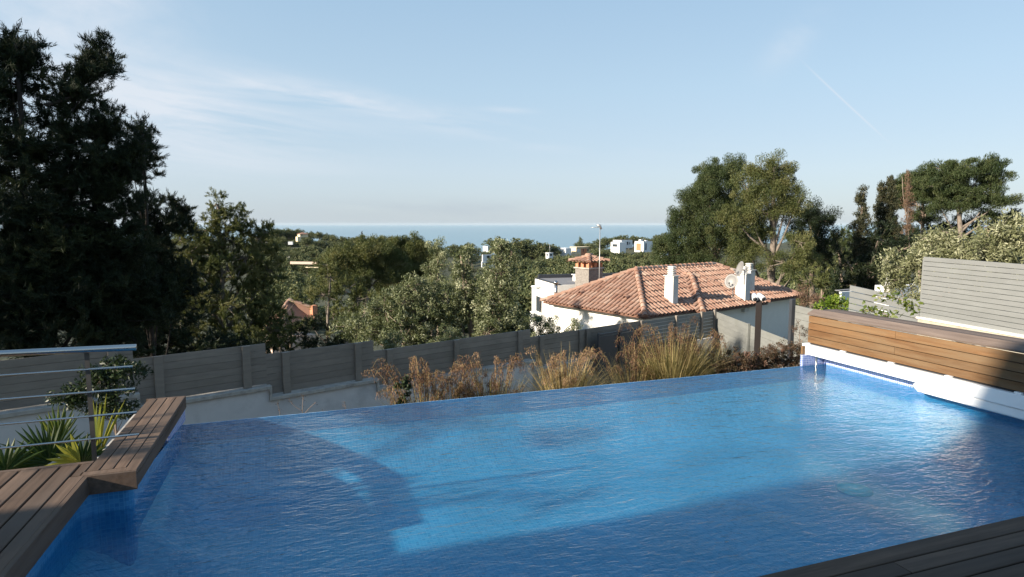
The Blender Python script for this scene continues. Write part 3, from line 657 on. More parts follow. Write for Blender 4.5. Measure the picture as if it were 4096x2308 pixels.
def chimney(base, wu, wv, zt, ncap, label=None, m='chimney_white', skirt=True):
    c = MB(); b = base
    c.obox(Vector((b.x,b.y,b.z-.4)), HU*wu, HV*wv, (0,0,zt-b.z+.4), .5)
    ch = c.build('chimney', M[m], hs)
    if label: ch['label'] = label
    c = MB(); cc = Vector((b.x,b.y,0))+HU*wu/2+HV*wv/2
    c.cbox(cc, HU, wu+.10, wv+.10, zt+.002, zt+.035, .5, bev=.006)
    z = zt+.035; k1, k2 = wu*.62, wv*.62
    for i in range(ncap):
        c.cbox(cc, HU, k1*.55, k2*.55, z+.001, z+.035, .3); sc_ = 1.0
        w0, w1 = k1*1.12, k2*1.12; zz = z+.036
        vs = []
        for (f, dz) in ((1.0, 0), (1.0, .018), (.62, .05)):
            for su, sv in ((-1,-1),(1,-1),(1,1),(-1,1)): vs.append(cc+HU*su*w0*f/2+HV*sv*w1*f/2+Vector((0,0,zz+dz)))
        c.add(vs, [(3,2,1,0),(0,1,5,4),(1,2,6,5),(2,3,7,6),(3,0,4,7),(4,5,9,8),(5,6,10,9),(6,7,11,10),(7,4,8,11),(8,9,10,11)], .5)
        z += .072
    cp = c.build('louvred_cap', M[m], ch)
    if skirt:
        c = MB(); c.obox(Vector((b.x,b.y,b.z-.2))-HU*.02-HV*.02, HU*(wu+.04), HV*(wv+.04), (0,0,.30), .3); c.build('flashing', M['brick'], ch)
    return ch
s = MB()
for (vx, vy) in ((2330, 1177), (2510, 1197)):
    nL = (Vector((0,0,1))-HU*riseL); q = onp(vx, vy, hp(0,0,ze), nL)+Vector((0,0,.10)); s = MB(); s.tube([q-HU*.16-Vector((0,0,.05)), q+HU*.10+Vector((0,0,.02))], [.10,.07], 12, .45, caps=False); s.build('vent_tile', M['tile'], roof)
bA = onp(2691, 1226, hp(0,0,ze), nF); ztA = onv(2691,1107,bA,YAW+90).z
chimney(bA, .32, .44, ztA, 5, 'bright white chimney standing alone in the middle of the roof')
bB = onp(2980, 1212, hp(W1,WV,ze), nW); ztB = onv(2980,1098,bB,YAW+90).z
chimney(bB, .36, .50, ztB, 4, 'streaked grey chimney with two satellite dishes beside it')
bC = onp(3000, 1172, hp(0,0,ze), nF); ztC = onv(3010,1083,bC,YAW+90).z
chimney(bC, .36, .42, ztC, 4, 'grey chimney partly hidden behind the streaked one')
def dish(px, py, r, D, nrm, label):
    c0 = dist(px, py, D); o = empty('satellite_dish', tuple(c0-Vector((0,0,r))), label, 'satellite dish', 'satellite dishes on the tiled roof')
    n = Vector(nrm).normalized(); a = n.cross(Vector((0,0,1))).normalized(); b = n.cross(a); s = MB(); vs = [c0-n*.0]; fs = []; R_, S_ = 5, 24
    for i in range(1, R_+1):
        q = i/R_
        for k in range(S_):
            t = 2*math.pi*k/S_; vs.append(c0+(a*math.cos(t)*.92+b*math.sin(t))*r*q+n*(q*q*r*.22))
    for k in range(S_): fs.append((0, 1+k, 1+(k+1) % S_))
    for i in range(R_-1):
        for k in range(S_): fs.append((1+i*S_+k, 1+(i+1)*S_+k, 1+(i+1)*S_+(k+1) % S_, 1+i*S_+(k+1) % S_))
    s.add(vs, fs, .5, 0, True); d = s.build('reflector', M['dish'], o)
    md = d.modifiers.new('thick', 'SOLIDIFY'); md.thickness = .012
    s = MB(); f = c0+n*r*1.1-Vector((0,0,r*.35)); s.tube([c0-Vector((0,0,r*.95))+n*.03, f], .012, 8, .5); s.tube([f, f-n*.09], .03, 10, .5); s.build('feed_arm', M['dish'], o)
    s = MB(); back = c0-n*.14; s.tube([c0-n*.01, back], .022, 8, .5); s.tube([back, back-Vector((0,0,.55))], .018, 8, .5); s.build('mount', M['grey_metal'], o)
dn = hdir(-80)+Vector((0,0,.35))
dish(2965, 1077, .30, 24.6, hdir(-75)+Vector((0,0,.3)), 'upper grey satellite dish standing behind the streaked chimney')
dish(2927, 1126, .27, 23.6, hdir(-118)+Vector((0,0,.25)), 'lower grey satellite dish on the tiles left of the streaked chimney')

# rough chimney with tiled hat (belongs to the house behind the ridge)
kb = dist(2355, 1145, 29.5); kc = empty('brick_chimney', (kb.x, kb.y, kb.z-1), 'square grey chimney with orange brick openings and a small tiled hat', 'chimney')
def kz(y): return onv(2355, y, kb, YAW+90).z
s = MB(); KW = .92
s.cbox(kb, HU, KW, KW, kb.z-1.5, kz(1073), .5); s.build('shaft', M['block'], kc)
s = MB(); s.cbox(kb, HU, KW+.12, KW+.12, kz(1073)+.001, kz(1068), .5); s.build('ledge', M['cap'], kc)
s = MB(); zz0, zz1 = kz(1068)+.001, kz(1050)
for a_ in (-1,0,1):
    for b_ in (-1,0,1):
        if a_ == 0 and b_ == 0: continue
        s = MB(); s.cbox(kb+HU*a_*.36+HV*b_*.36, HU, .18, .18, zz0, zz1, None); s.build('brick_pillar', M['brick'], kc)
s = MB(); zr0 = kz(1048); hw = .66; hat = kz(1030)-zr0
for (o_, u_, v_) in ((kb-HU*hw-HV*hw, HU, HV), (kb+HU*hw-HV*hw, HV, -HU), (kb+HU*hw+HV*hw, -HU, -HV), (kb-HU*hw+HV*hw, -HV, HU)):
    tiled_face(s, Vector((o_.x,o_.y,zr0)), u_, v_, None, [(0,0),(2*hw,0),(hw,hw)], hat/hw)
    ridge_run(s, Vector((o_.x,o_.y,zr0+.05)), Vector((kb.x,kb.y,zr0+hat+.05)), .09)
s.tube([kb*1.0+HU*-.18+Vector((0,0,zr0+hat+.08-kb.z)), kb+HU*.18+Vector((0,0,zr0+hat+.08-kb.z))], .13, 12, .6)
s.build('tiled_hat', M['tile'], kc)
# television antenna mast
am = dist(2397, 1124, 27.8); an = empty('antenna_mast', (am.x, am.y, am.z-.8), 'thin grey mast with a television aerial pointing left beside the brick chimney', 'antenna')
zt_ = onv(2399, 910, am, YAW+90).z
s = MB(); s.tube([(am.x,am.y,am.z-1.2),(am.x,am.y,zt_)], [.022,.018], 8, .5); s.build('mast', M['grey_metal'], an)
s = MB(); Rg = hdir(YAW+90); tp = Vector((am.x,am.y,zt_+.02)); s.tube([tp-Rg*.40+Vector((0,0,-.02)), tp], .012, 6, .5)
for i in range(8): q = tp-Rg*(.05+i*.048)-Vector((0,0,.02)); s.tube([q-hdir(YAW)*.12, q+hdir(YAW)*.12], .006, 5, .5)
s.build('aerial', M['grey_metal'], an)
s = MB(); s.tube([tp-Rg*.14+Vector((0,0,.10)), tp+Rg*.0+Vector((0,0,.06)), tp+Rg*.06-Vector((0,0,.10))], [.05,.06,.03], 8, .5); s.build('bracket', M['grey_metal'], an)

# ------------------------------------------------------------------ dark post with security cameras
pp = dist(3028, 1400, 12.); cp_ = empty('camera_post', (pp.x, pp.y, -2.4), 'dark brown square post carrying two white security cameras', 'post')
ztp = onv(3030, 1200, pp, YAW+90).z
s = MB(); s.cbox(pp, hdir(40), .105, .105, -2.5, ztp, .5, bev=.006); s.build('post', M['brown_metal'], cp_)
for sx, hd_ in ((-.085, 215), (.035, 190)):
    s = MB(); c0 = pp+Rg*sx; c0 = Vector((c0.x,c0.y,ztp+.055)); d = hdir(hd_)+Vector((0,0,-.35)); d.normalize()
    s.tube([c0-d*.085, c0+d*.085], [.045,.050], 14, .5); s.tube([c0+d*.0855, c0+d*.087], .040, 14, .5, mat=1); s.tube([c0-Vector((0,0,.06)), c0], .02, 8, .5)
    sc_ = s.build('security_camera', [M['white'], M['anthracite']], cp_)
s = MB(); c0 = Vector((pp.x,pp.y,ztp+.03))-Rg*.035; s.tube([c0,c0+Vector((0,0,.06))], .03, 10, .5); s.build('bracket', M['white'], cp_)

# ------------------------------------------------------------------ foliage tools
def unit(n): v = rng.normal(size=(n,3)); return v/np.linalg.norm(v, axis=1, keepdims=True)
def crown_leaves(lobes, rc, per, dens, L, W, up=.3, out=.6, shell=.45, inner=.2, flat=1.0, tufts=False):
    """lobes (m,6): centre xyz, radii xyz. returns leaf arrays + clump centres. leaves gather in clumps that sit near each lobe's surface"""
    Ps, As, Ts, CC = [], [], [], []
    for lb in lobes:
        c = np.array(lb[:3]); R = np.array(lb[3:6]); area = (R[0]*R[1]+R[1]*R[2]+R[0]*R[2])/3*4*math.pi
        nc = max(3, int(dens*area/(rc*rc*math.pi))); d = unit(nc)
        ph = rng.uniform(0, 6.28, 3)                          # lumpy surface
        lump = 1+.14*np.sin(3.1*d[:,0]*2+ph[0])+.12*np.sin(4.3*d[:,1]*2+ph[1])+.12*np.sin(3.7*d[:,2]*2+ph[2])
        q = np.where(rng.random(nc) < inner, rng.uniform(.25,.7,nc), 1-shell*rng.random(nc)**2)
        cc = c+d*R*(q*lump)[:,None]; CC.append(cc)
        o = unit(nc*per)*(rng.random((nc*per,1))**(1/2.2))*rc*np.array([1,1,flat])
        sz = np.repeat(rng.uniform(.6,1.25,nc), per)[:,None]
        P = np.repeat(cc, per, axis=0)+o*sz
        if tufts:
            tw = unit(nc*7)*np.array([1,1,flat])+np.array([0,0,up*.4]); tw /= np.linalg.norm(tw, axis=1, keepdims=True)
            ix = np.repeat(np.arange(nc), per)*7+rng.integers(0, 7, nc*per); D_ = tw[ix]; u_ = rng.random((nc*per,1))
            P = np.repeat(cc, per, axis=0)+D_*u_*rc*1.15*sz+unit(nc*per)*rc*.13
            A = D_*.75+unit(nc*per)*.6+np.array([0,0,up*.4])
        else: A = np.repeat(d, per, axis=0)*out + unit(nc*per)*.9 + np.array([0,0,up])
        A /= np.linalg.norm(A, axis=1, keepdims=True)+1e-9
        Ps.append(P); As.append(A); Ts.append(np.clip(np.repeat(rng.normal(.5,.2,nc), per)+rng.normal(0,.15,nc*per), 0, 1))
    P = np.concatenate(Ps); A = np.concatenate(As); T = np.concatenate(Ts); n = len(P)
    return P, A, L*rng.uniform(.6,1.3,n), W*rng.uniform(.7,1.3,n), T, np.concatenate(CC)
def limbs(mb, base, trunk_top, lobes, r0, CC=None, twigs=0, lean=0., mat=0):
    base = Vector(base); tt = Vector(trunk_top); n = 7; pts = []; ax = (tt-base)
    side = Vector((random.uniform(-1,1), random.uniform(-1,1), 0))*ax.length*.035
    for i in range(n+1): q = i/n; pts.append(base+ax*q+side*math.sin(q*5.)*q)
    mb.tube(pts, [r0*(1-.75*i/n)*(1.25 if i == 0 else 1) for i in range(n+1)], 9, .5, mat)
    for lb in lobes:
        c = Vector(lb[:3]); h = min(max((c.z-base.z)/max(ax.z,.1)-.18-random.random()*.15, .15), .95); k = h*n; i = min(int(k), n-1); p = pts[i].lerp(pts[i+1], k-i)
        m = p.lerp(c, .55)+Vector((0,0,-.06*(c-p).length)); rr = r0*(1-.75*h)*.55
        mb.tube([p, p.lerp(m,.5)+Vector((0,0,.02)), m, c], [rr, rr*.8, rr*.55, rr*.2], 6, .5, mat)
    if CC is not None and twigs:
        L_ = np.array([l[:3] for l in lobes]); idx = rng.choice(len(CC), min(twigs, len(CC)), replace=False)
        for j in idx:
            q = CC[j]; k = int(np.argmin(((L_-q)**2).sum(1))); a = Vector(L_[k]); b = Vector(q); m = a.lerp(b, .5)+Vector((0,0,-.04*(b-a).length))
            mb.tube([a, m, b], [r0*.16, r0*.10, r0*.03], 4, .5, mat, caps=False)
def cover(L, W, rc, per, cov, wr=.14):
    need = cov*math.pi*rc*rc/(.5*L*per*W)
    if need > 1: k = min(need, L*wr/W) if L*wr > W else 1.; W *= k; per = int(per*max(1, need/k))
    return W, per
def px_lobe(x, y, rx, ry, D, dd=0., depth=None):
    d = D+dd; c = dist(x, y, d); r = ray(x, y); f = d/math.hypot(r.x, r.y); k = f/FPX*1.0
    hx = rx*k; hz = ry*k; dz = depth if depth else (hx+hz)/2
    return [c.x, c.y, c.z, (hx+dz)/2, (hx+dz)/2, hz]
def tree(name, label, cat, D, xb, lobes_px, leafmat, L, W, rc, per, dens, base_y=None, r0=.16, group=None, bark='bark', twigs=60, top=None, trunk=True, gz=None, cov=.95, wr=.14, **kw):
    lobes = [px_lobe(l[0], l[1], l[2], l[3], D, l[4] if len(l) > 4 else 0.) for l in lobes_px]
    W, per = cover(L, W, rc, per, cov, wr)
    b = dist(xb, 1154, D); zb = ground(b.x, b.y) if gz is None else gz
    o = empty(name, (b.x, b.y, zb), label, cat, group); O = np.array((b.x, b.y, zb))
    P, A, Ls, Ws, T, CC = crown_leaves(lobes, rc, per, dens, L, W, **kw)
    leafobj('crown', P-O, A, Ls, Ws, T, M[leafmat], o)
    if trunk:
        hi = max(lobes, key=lambda l: l[2]); tp = Vector(hi[:3]) if top is None else dist(top[0], top[1], D)
        mb = MB(); limbs(mb, (b.x,b.y,zb-.4), tp, lobes, r0, CC, twigs); mb.build('trunk', M[bark], o)
    return o

# ---- left dark pines
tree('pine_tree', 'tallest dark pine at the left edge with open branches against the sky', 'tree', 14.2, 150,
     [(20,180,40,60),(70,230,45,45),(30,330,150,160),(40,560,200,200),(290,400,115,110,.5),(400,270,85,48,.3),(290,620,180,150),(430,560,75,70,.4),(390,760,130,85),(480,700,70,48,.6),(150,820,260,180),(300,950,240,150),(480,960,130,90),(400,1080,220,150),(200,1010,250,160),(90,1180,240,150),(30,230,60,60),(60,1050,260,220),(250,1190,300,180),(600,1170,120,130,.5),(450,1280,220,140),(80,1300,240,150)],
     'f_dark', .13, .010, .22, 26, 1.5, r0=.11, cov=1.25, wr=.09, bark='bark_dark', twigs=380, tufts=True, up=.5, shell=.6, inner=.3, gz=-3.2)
def bough(root, tip, D, n=9, r=.035):
    o = [q for q in bpy.data.objects if q.get('label', '').startswith('tallest dark pine')][0]; a, b = dist(*root, D), dist(*tip, D); mb = MB()
    pts = [a.lerp(b, i/8)+Vector((0,0,-.10*math.sin(math.pi*i/8)*(b-a).length)) for i in range(9)]; mb.tube(pts, [r*(1-.8*i/8) for i in range(9)], 6, .5)
    bo = mb.build('bough', M['bark_dark'], o); lob = []
    for i in range(n):
        k = .35+.65*i/(n-1); j = min(int(k*8), 7); p = pts[j].lerp(pts[j+1], k*8-j); lob.append([p.x, p.y+random.uniform(-.2,.2), p.z+.06+random.uniform(-.03,.10), .22, .24, .12])
    P, A, Ls, Ws, T, CC = crown_leaves(lob, .09, 30, 1.2, .12, .009, up=.9, tufts=True)
    leafobj('needles', P-np.array(o.location), A, Ls, Ws, T, M['f_dark'], bo)
for rt, tp_ in (((250,760),(585,560)), ((280,820),(560,690)), ((200,560),(470,480)), ((230,900),(600,800)), ((180,420),(430,275)), ((330,700),(560,610)), ((60,330),(130,215)), ((300,380),(400,175))): bough(rt, tp_, 13.8+random.uniform(-.3,.3))
tree('pine_tree', 'dark pine branch tops rising above the slope between tall pine and olive coloured pine', 'tree', 15.6, 600,
     [(560,540,45,75,-.5),(520,620,110,60,-.5),(560,660,80,60),(570,850,60,70),(660,900,90,110),(720,840,40,80,.4),(640,1050,110,130),(560,1150,140,140),(700,1180,110,130)],
     'f_dark', .13, .010, .20, 26, 1.5, r0=.07, cov=1.25, wr=.09, bark='bark_dark', twigs=200, tufts=True, up=.6, shell=.6, inner=.3, gz=-3.6)
# ---- sunlit pine
tree('pine_tree', 'sunlit yellowish green pine with a pointed top right of the dark pines', 'tree', 25, 900,
     [(865,815,30,45),(865,870,50,50),(955,850,38,45,.5),(900,910,80,50),(980,900,50,50),(800,925,50,45),(1060,930,35,40),(720,960,50,45),(850,1020,110,60),(980,1030,90,60),(740,1060,70,60),(830,960,75,60),(940,960,80,60),(1030,950,45,50,.6),(1060,990,60,70,1.),(760,1010,60,55,-.5),(860,1080,130,80),(1000,1090,110,80,.6),(750,1130,90,80),(900,1210,170,90),(1060,1200,80,90,.5),(1080,1080,60,60,.6),(720,1270,120,100),(900,1340,190,90),(1080,1320,110,80,.6)],
     'f_pine', .13, .014, .28, 30, 1.0, r0=.15, cov=1.1, bark='bark_pale', twigs=300, tufts=True, up=.7, shell=.5, inner=.2)
# ---- centre bushy pines
tree('pine_tree', 'broad rounded olive green pine crown below the far ridge', 'tree', 52, 1430,
     [(1440,1000,70,38),(1380,1030,80,45),(1330,1070,70,55),(1500,985,90,38),(1480,1040,100,50),(1450,1100,120,60),(1330,1130,60,60),(1560,1060,80,70,1)],
     'f_pine', .19, .04, .50, 26, 1.4, r0=.28, cov=1.15, twigs=60, up=.6)
tree('pine_tree', 'rounded green pine crown just left of the olive trees', 'tree', 56, 1620,
     [(1580,985,80,38),(1650,985,80,38),(1705,1010,50,45),(1600,1040,90,50),(1690,1060,60,50),(1640,1080,110,70),(1560,1130,80,60),(1690,1120,70,60)],
     'f_pine', .19, .04, .50, 26, 1.4, r0=.28, cov=1.15, twigs=60, up=.6)
tree('pine_tree', 'slender young pine with a visible pale trunk right of the hidden terracotta roof', 'tree', 33, 1308,
     [(1320,1110,70,60),(1300,1180,90,60),(1400,1150,70,50),(1430,1200,90,60),(1330,1260,70,50),(1410,1280,90,60),(1370,1350,110,50),(1235,1285,60,28),(1130,1270,40,25),(1310,1060,40,40)],
     'f_pine', .20, .018, .34, 24, .55, r0=.12, bark='bark_pale', twigs=220, tufts=True, up=.9, shell=.6)
tree('pine_tree', 'dark shadowed pine low behind the fence left of the olive tree', 'tree', 27, 1150,
     [(1110,1310,60,28),(1215,1310,60,26),(1160,1290,40,20),(1270,1300,50,30),(1120,1390,130,70),(1250,1400,120,60),(1020,1400,110,70),(1390,1370,100,70)], 'f_dark', .17, .016, .28, 26, .8, r0=.12, tufts=True, up=.5)
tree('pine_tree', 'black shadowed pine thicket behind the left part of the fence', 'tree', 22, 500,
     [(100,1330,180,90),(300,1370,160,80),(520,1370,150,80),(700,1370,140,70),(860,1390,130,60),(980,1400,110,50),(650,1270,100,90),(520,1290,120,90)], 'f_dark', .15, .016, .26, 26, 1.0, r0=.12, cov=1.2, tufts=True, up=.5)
# ---- olive trees
olive_kw = dict(up=.35, out=.5, shell=.5, inner=.25)
tree('olive_tree', 'tall silvery olive tree second crown from the white modern house', 'tree', 21, 1900,
     [(1860,1020,42,42),(1860,1080,60,60),(1850,1140,80,70),(1900,1200,80,70),(1830,1250,60,60,-.4),(1760,1270,60,70,-.4),(1790,1350,50,40,-.7)], 'f_olive', .10, .028, .17, 44, 1.2, cov=.8, r0=.14, twigs=160, **olive_kw)
tree('olive_tree', 'tall olive tree with a bright leafy side nearest the white modern house', 'tree', 20, 2010,
     [(1995,995,36,36),(2045,1005,36,36),(2010,1040,64,45),(1990,1090,70,55),(2030,1150,70,60),(1960,1200,80,70),(2010,1260,100,80),(2060,1320,80,60),(1950,1330,70,50,-.4)], 'f_olive', .10, .028, .17, 44, 1.2, cov=.8, r0=.14, twigs=160, **olive_kw)
tree('olive_tree', 'narrow upright olive crown with the highest pointed tip left of the olive group', 'tree', 23, 1755,
     [(1750,1005,35,45),(1750,1060,50,50),(1740,1120,55,60),(1760,1190,60,60)], 'f_olive', .09, .024, .20, 44, 1.15, r0=.12, twigs=90, **olive_kw)
tree('olive_tree', 'broad spreading silver green olive tree with a dark lower half behind the fence', 'tree', 20.5, 1640,
     [(1650,1140,60,45),(1620,1200,100,60),(1720,1190,60,50),(1540,1240,90,60),(1660,1280,130,80),(1520,1330,110,70),(1680,1370,110,60),(1420,1300,70,60,.6),(1790,1200,50,80)], 'f_olive', .10, .028, .17, 44, 1.2, cov=.8, r0=.16, twigs=200, **olive_kw)
tree('olive_shrub', 'small round silver olive shrub peeking over the fence', 'shrub', 17, 1570, [(1570,1360,48,42),(1560,1400,45,40)], 'f_olive', .075, .02, .12, 40, 1., r0=.03, twigs=30, **olive_kw)
tree('olive_shrub', 'low spreading olive shrub over the fence below the tall olive', 'shrub', 17.6, 1800, [(1800,1340,55,40),(1850,1390,60,35),(1740,1385,50,25)], 'f_olive', .075, .02, .12, 40, .9, r0=.03, twigs=30, **olive_kw)
tree('leafy_shrub', 'dark green upright shrub in front of the white modern house wall', 'shrub', 20.5, 2190, [(2180,1300,60,40),(2140,1350,70,45),(2220,1350,50,45),(2150,1270,30,40)], 'f_olive', .08, .018, .16, 40, .8, r0=.04, twigs=60, **olive_kw)
tree('leafy_shrub', 'small sparse shrub against the bright white house wall', 'shrub', 20.5, 2290, [(2285,1320,40,30),(2300,1295,22,30)], 'f_olive', .08, .018, .14, 30, .7, r0=.03, twigs=40, **olive_kw)
# ---- large pines right of centre, behind the tiled house
tree('pine_tree', 'big dark green pine with dense crown behind the tiled roof', 'tree', 48, 2880,
     [(2840,690,70,50),(2920,690,80,50),(2860,760,110,70),(2780,790,70,55),(2740,860,70,55),(2850,860,110,70),(2720,960,90,60),(2830,960,120,60),(2950,830,60,70),(2680,1020,70,50),(2800,1050,110,50),(2960,950,80,70)],
     'f_pine_g', .17, .03, .50, 28, 1.5, r0=.3, cov=1.2, twigs=120, tufts=False, up=.6)
tree('pine_tree', 'big yellowish green pine with a pale trunk to the right of the dense pine', 'tree', 44, 3075,
     [(3030,680,60,50),(3110,670,65,50),(3150,730,55,60),(3050,770,90,60),(3150,800,80,60),(2990,760,60,60),(3000,870,60,50,-1.),(2930,870,70,55,-1),(3080,850,90,50),(3180,830,50,40),(3060,930,70,40),(3200,970,70,50,-1),(3140,1050,90,50,-1),(2990,990,80,40),(3220,1020,50,40),(2950,1060,80,45)],
     'f_pine', .17, .03, .48, 26, 1.2, r0=.32, cov=1.05, bark='bark_pale', twigs=160, tufts=False, up=.5, shell=.6)
tree('pine_tree', 'dark rounded pine on the right shoulder of the big pine group', 'tree', 52, 3260,
     [(3240,850,60,50),(3290,880,50,55),(3220,930,80,70),(3290,970,60,70),(3250,1050,80,60)], 'f_dark', .22, .03, .50, 26, 1.1, r0=.25, cov=1.2, twigs=60, up=.5)
tree('pine_tree', 'small dark pine tops between the big group and the pointed conifer', 'tree', 75, 3370,
     [(3350,930,30,30),(3390,940,50,40),(3360,1000,70,50),(3440,1010,60,50)], 'f_pine_g', .38, .05, .65, 24, .95, r0=.2, twigs=20, tufts=True)
tree('pine_tree', 'bright lit low pine left of the white flat building', 'tree', 40, 3290,
     [(3290,1090,55,40),(3240,1130,60,45),(3300,1150,50,50),(3330,1110,30,30)], 'f_pine', .24, .03, .40, 26, .9, r0=.12, twigs=50, tufts=True)
tree('pine_tree', 'dark shaded pine mass below the pointed conifer', 'tree', 50, 3430,
     [(3400,1060,50,50),(3470,1080,80,60),(3540,1050,70,60),(3420,1140,80,50),(3600,1000,70,70),(3560,1130,80,40),(3520,960,60,50)], 'f_dark', .30, .04, .5, 24, .95, r0=.2, tufts=True)
# cypress-like conifers
def conifer(label, D, xb, ytop, ybot, wpx, leafmat, dens=1., n=9, name='cypress_tree', fl=1., top_w=.15, rc=.27, L=.20, W=.05, per=24, twigs=20):
    lobes = []
    for i in range(n):
        q = i/(n-1); y = ytop+(ybot-ytop)*q; w = wpx*(top_w+(1-top_w)*q**.8)*random.uniform(.8,1.15)
        lobes.append((xb+random.uniform(-.12,.12)*w, y+ w*.3, w, (ybot-ytop)/n*1.0, random.uniform(-.3,.3)))
    return tree(name, label, 'tree', D, xb, lobes, leafmat, L, W, rc, per, dens*2., r0=.07, twigs=twigs, up=.8, out=.4, cov=1.15 if leafmat != 'f_dead' else .5)
conifer('pointed dark conifer with a narrow tip right of the big pines', 55, 3445, 770, 1150, 60, 'f_cypress', .75, 11, name='conifer_tree')
conifer('left spire of the brownish twin cypresses', 58, 3525, 755, 1050, 42, 'f_cypress', 1.)
conifer('taller right spire of the brownish twin cypresses', 58, 3565, 742, 1080, 45, 'f_cypress', 1.)
conifer('dead brown cypress with bare twigs in front of the umbrella pine', 56, 3632, 705, 910, 18, 'f_dead', .7, 8, rc=.22, L=.20, W=.02, per=20, twigs=60)
conifer('very dark slim cypress in front of the bright low pine', 38, 3345, 1080, 1200, 24, 'f_dark', 1., 6, rc=.25)
# umbrella pines far right
tree('umbrella_pine', 'wide flat topped umbrella pine with a leaning pale trunk at the far right', 'tree', 62, 3830,
     [(3790,680,80,42),(3860,685,95,48),(3950,680,80,48),(3770,740,90,45),(3830,790,80,45),(3880,750,110,40),(3980,730,60,45),(4020,790,45,35),(3950,810,70,35),(3850,820,70,30),(3760,830,60,25),(3960,860,50,20,1)],
     'f_pine_g', .26, .035, .55, 28, 1.2, cov=1.2, r0=.32, bark='bark_pale', twigs=120, top=(3845,740), flat=.7, up=.8)
tree('umbrella_pine', 'dark umbrella pine with bare branches left of the wide one', 'tree', 64, 3690,
     [(3640,745,60,40),(3590,800,45,45),(3680,700,50,25),(3650,735,70,42),(3710,720,80,42),(3600,780,60,50),(3720,775,80,48),(3770,800,60,38),(3660,800,70,38),(3700,860,60,26)],
     'f_pine_g', .26, .035, .55, 28, 1.2, cov=1.2, r0=.26, bark='bark', twigs=100, top=(3690,770), flat=.7, up=.8)
tree('pine_tree', 'dark low trees under the umbrella pines', 'tree', 66, 3800,
     [(3700,930,80,40),(3800,920,90,40),(3900,910,90,35),(3990,890,50,30),(4060,880,50,30),(3620,950,60,50)], 'f_dark', .36, .05, .6, 24, .95, r0=.2, tufts=True)
# silver hedge behind the tall fence
hedge_lobes = [(3620,1080,75,95),(3580,1120,60,60),(3690,1010,75,80),(3740,1060,90,90),(3800,990,80,75),(3880,1000,90,80),(3870,1070,100,70),(3960,980,90,80),(4040,950,90,85),(4100,930,90,90),(4040,1030,110,70),(3640,1190,60,60),(3700,950,25,40),(3790,930,25,40),(4000,920,30,45)]
tree('olive_tree', 'large silver leaved olive hedge rising behind the tall grey fence', 'tree', 15.2, 3720, hedge_lobes, 'f_hedge', .085, .024, .17, 46, .9, r0=.09, bark='bark_pale', twigs=120, gz=-1.6, top=(3700,1000), **olive_kw)
tree('leafy_shrub', 'bright green leafy shrub at the left end of the lower grey fence', 'shrub', 17.5, 3340, [(3300,1215,45,25),(3340,1205,45,28),(3380,1222,35,20)], 'f_bright', .08, .04, .13, 36, 1., r0=.03, twigs=20, up=.4)
tree('bare_shrub', 'bare reddish brown twiggy shrub beside the right end of the tiled roof', 'shrub', 24, 3230, [(3230,1180,50,40),(3270,1200,40,30)], 'f_dead', .12, .012, .2, 20, .6, r0=.04, twigs=90)

# ------------------------------------------------------------------ vine sprays beside the tall fence
def vine(label, D, pts, n, gz):
    P0 = dist(*pts[-1], D); o = empty('climbing_vine', (P0.x, P0.y, P0.z), label, 'vine', 'young vine sprays behind the bench'); O = np.array(P0)
    pl_ = [dist(x, y, D+random.uniform(-.1,.1)) for x, y in pts]; mb = MB(); mb.tube(pl_, .006, 5, .5); mb.build('stem', M['bark'], o)
    P = []; 
    for i in range(n):
        k = random.random()*(len(pl_)-1); j = int(k); q = pl_[j].lerp(pl_[min(j+1, len(pl_)-1)], k-j)
        P.append(q+Vector((random.gauss(0,.05), random.gauss(0,.06), random.gauss(.015,.035))))
    P = np.array([tuple(p) for p in P])-O; A = unit(n)*.8+np.array([0,0,-.3]); A /= np.linalg.norm(A, axis=1, keepdims=True)
    leafobj('leaves', P, A, rng.uniform(.04,.09,n), rng.uniform(.02,.045,n), rng.random(n), M['f_vine'], o, fold=.2)
vine('bright green vine spray arching in front of the lower grey fence', 9.8, [(3510,1188),(3560,1185),(3610,1200),(3650,1230),(3640,1245)], 130, -1)
vine('small bright vine tuft rising above the middle of the bench lid', 9.0, [(3445,1247),(3480,1240),(3500,1250)], 50, -1)
vine('tiny pair of vine leaf tufts right of the small tuft above the bench lid', 8.8, [(3530,1250),(3545,1262),(3570,1268)], 36, -1)

# ------------------------------------------------------------------ grasses beyond the infinity edge
def strips(name, roots, tips_fn, n, w, mat, parent, O, tl=(0,1), seg=5):
    vs = []; fs = []; ts = []; k = 0
    for i in range(n):
        r, d, Lh, bend = tips_fn(); side = Vector((-d.y, d.x, 0))
        if side.length < 1e-3: side = Vector((1,0,0))
        side.normalize(); side = (side + Vector((random.uniform(-.6,.6), random.uniform(-.6,.6), 0))).normalized()
        t = random.uniform(*tl)
        for j in range(seg+1):
            q = j/seg; p = r + Vector((0,0,1))*Lh*(q-bend*q*q*.8) + d*(Lh*(.16*q+bend*q*q)); ww = w*(1-q*.9)
            vs.append(tuple(p-side*ww-O)); vs.append(tuple(p+side*ww-O)); ts += [t, t]
        for j in range(seg): fs.append((k+2*j, k+2*j+1, k+2*j+3, k+2*j+2))
        k += 2*(seg+1)
    me = bpy.data.meshes.new(name); me.from_pydata(vs, [], fs); me.materials.append(mat)
    at = me.attributes.new('tint', 'FLOAT', 'POINT'); at.data.foreach_set('value', ts)
    o = bpy.data.objects.new(name, me); C.objects.link(o); o.parent = parent; return o
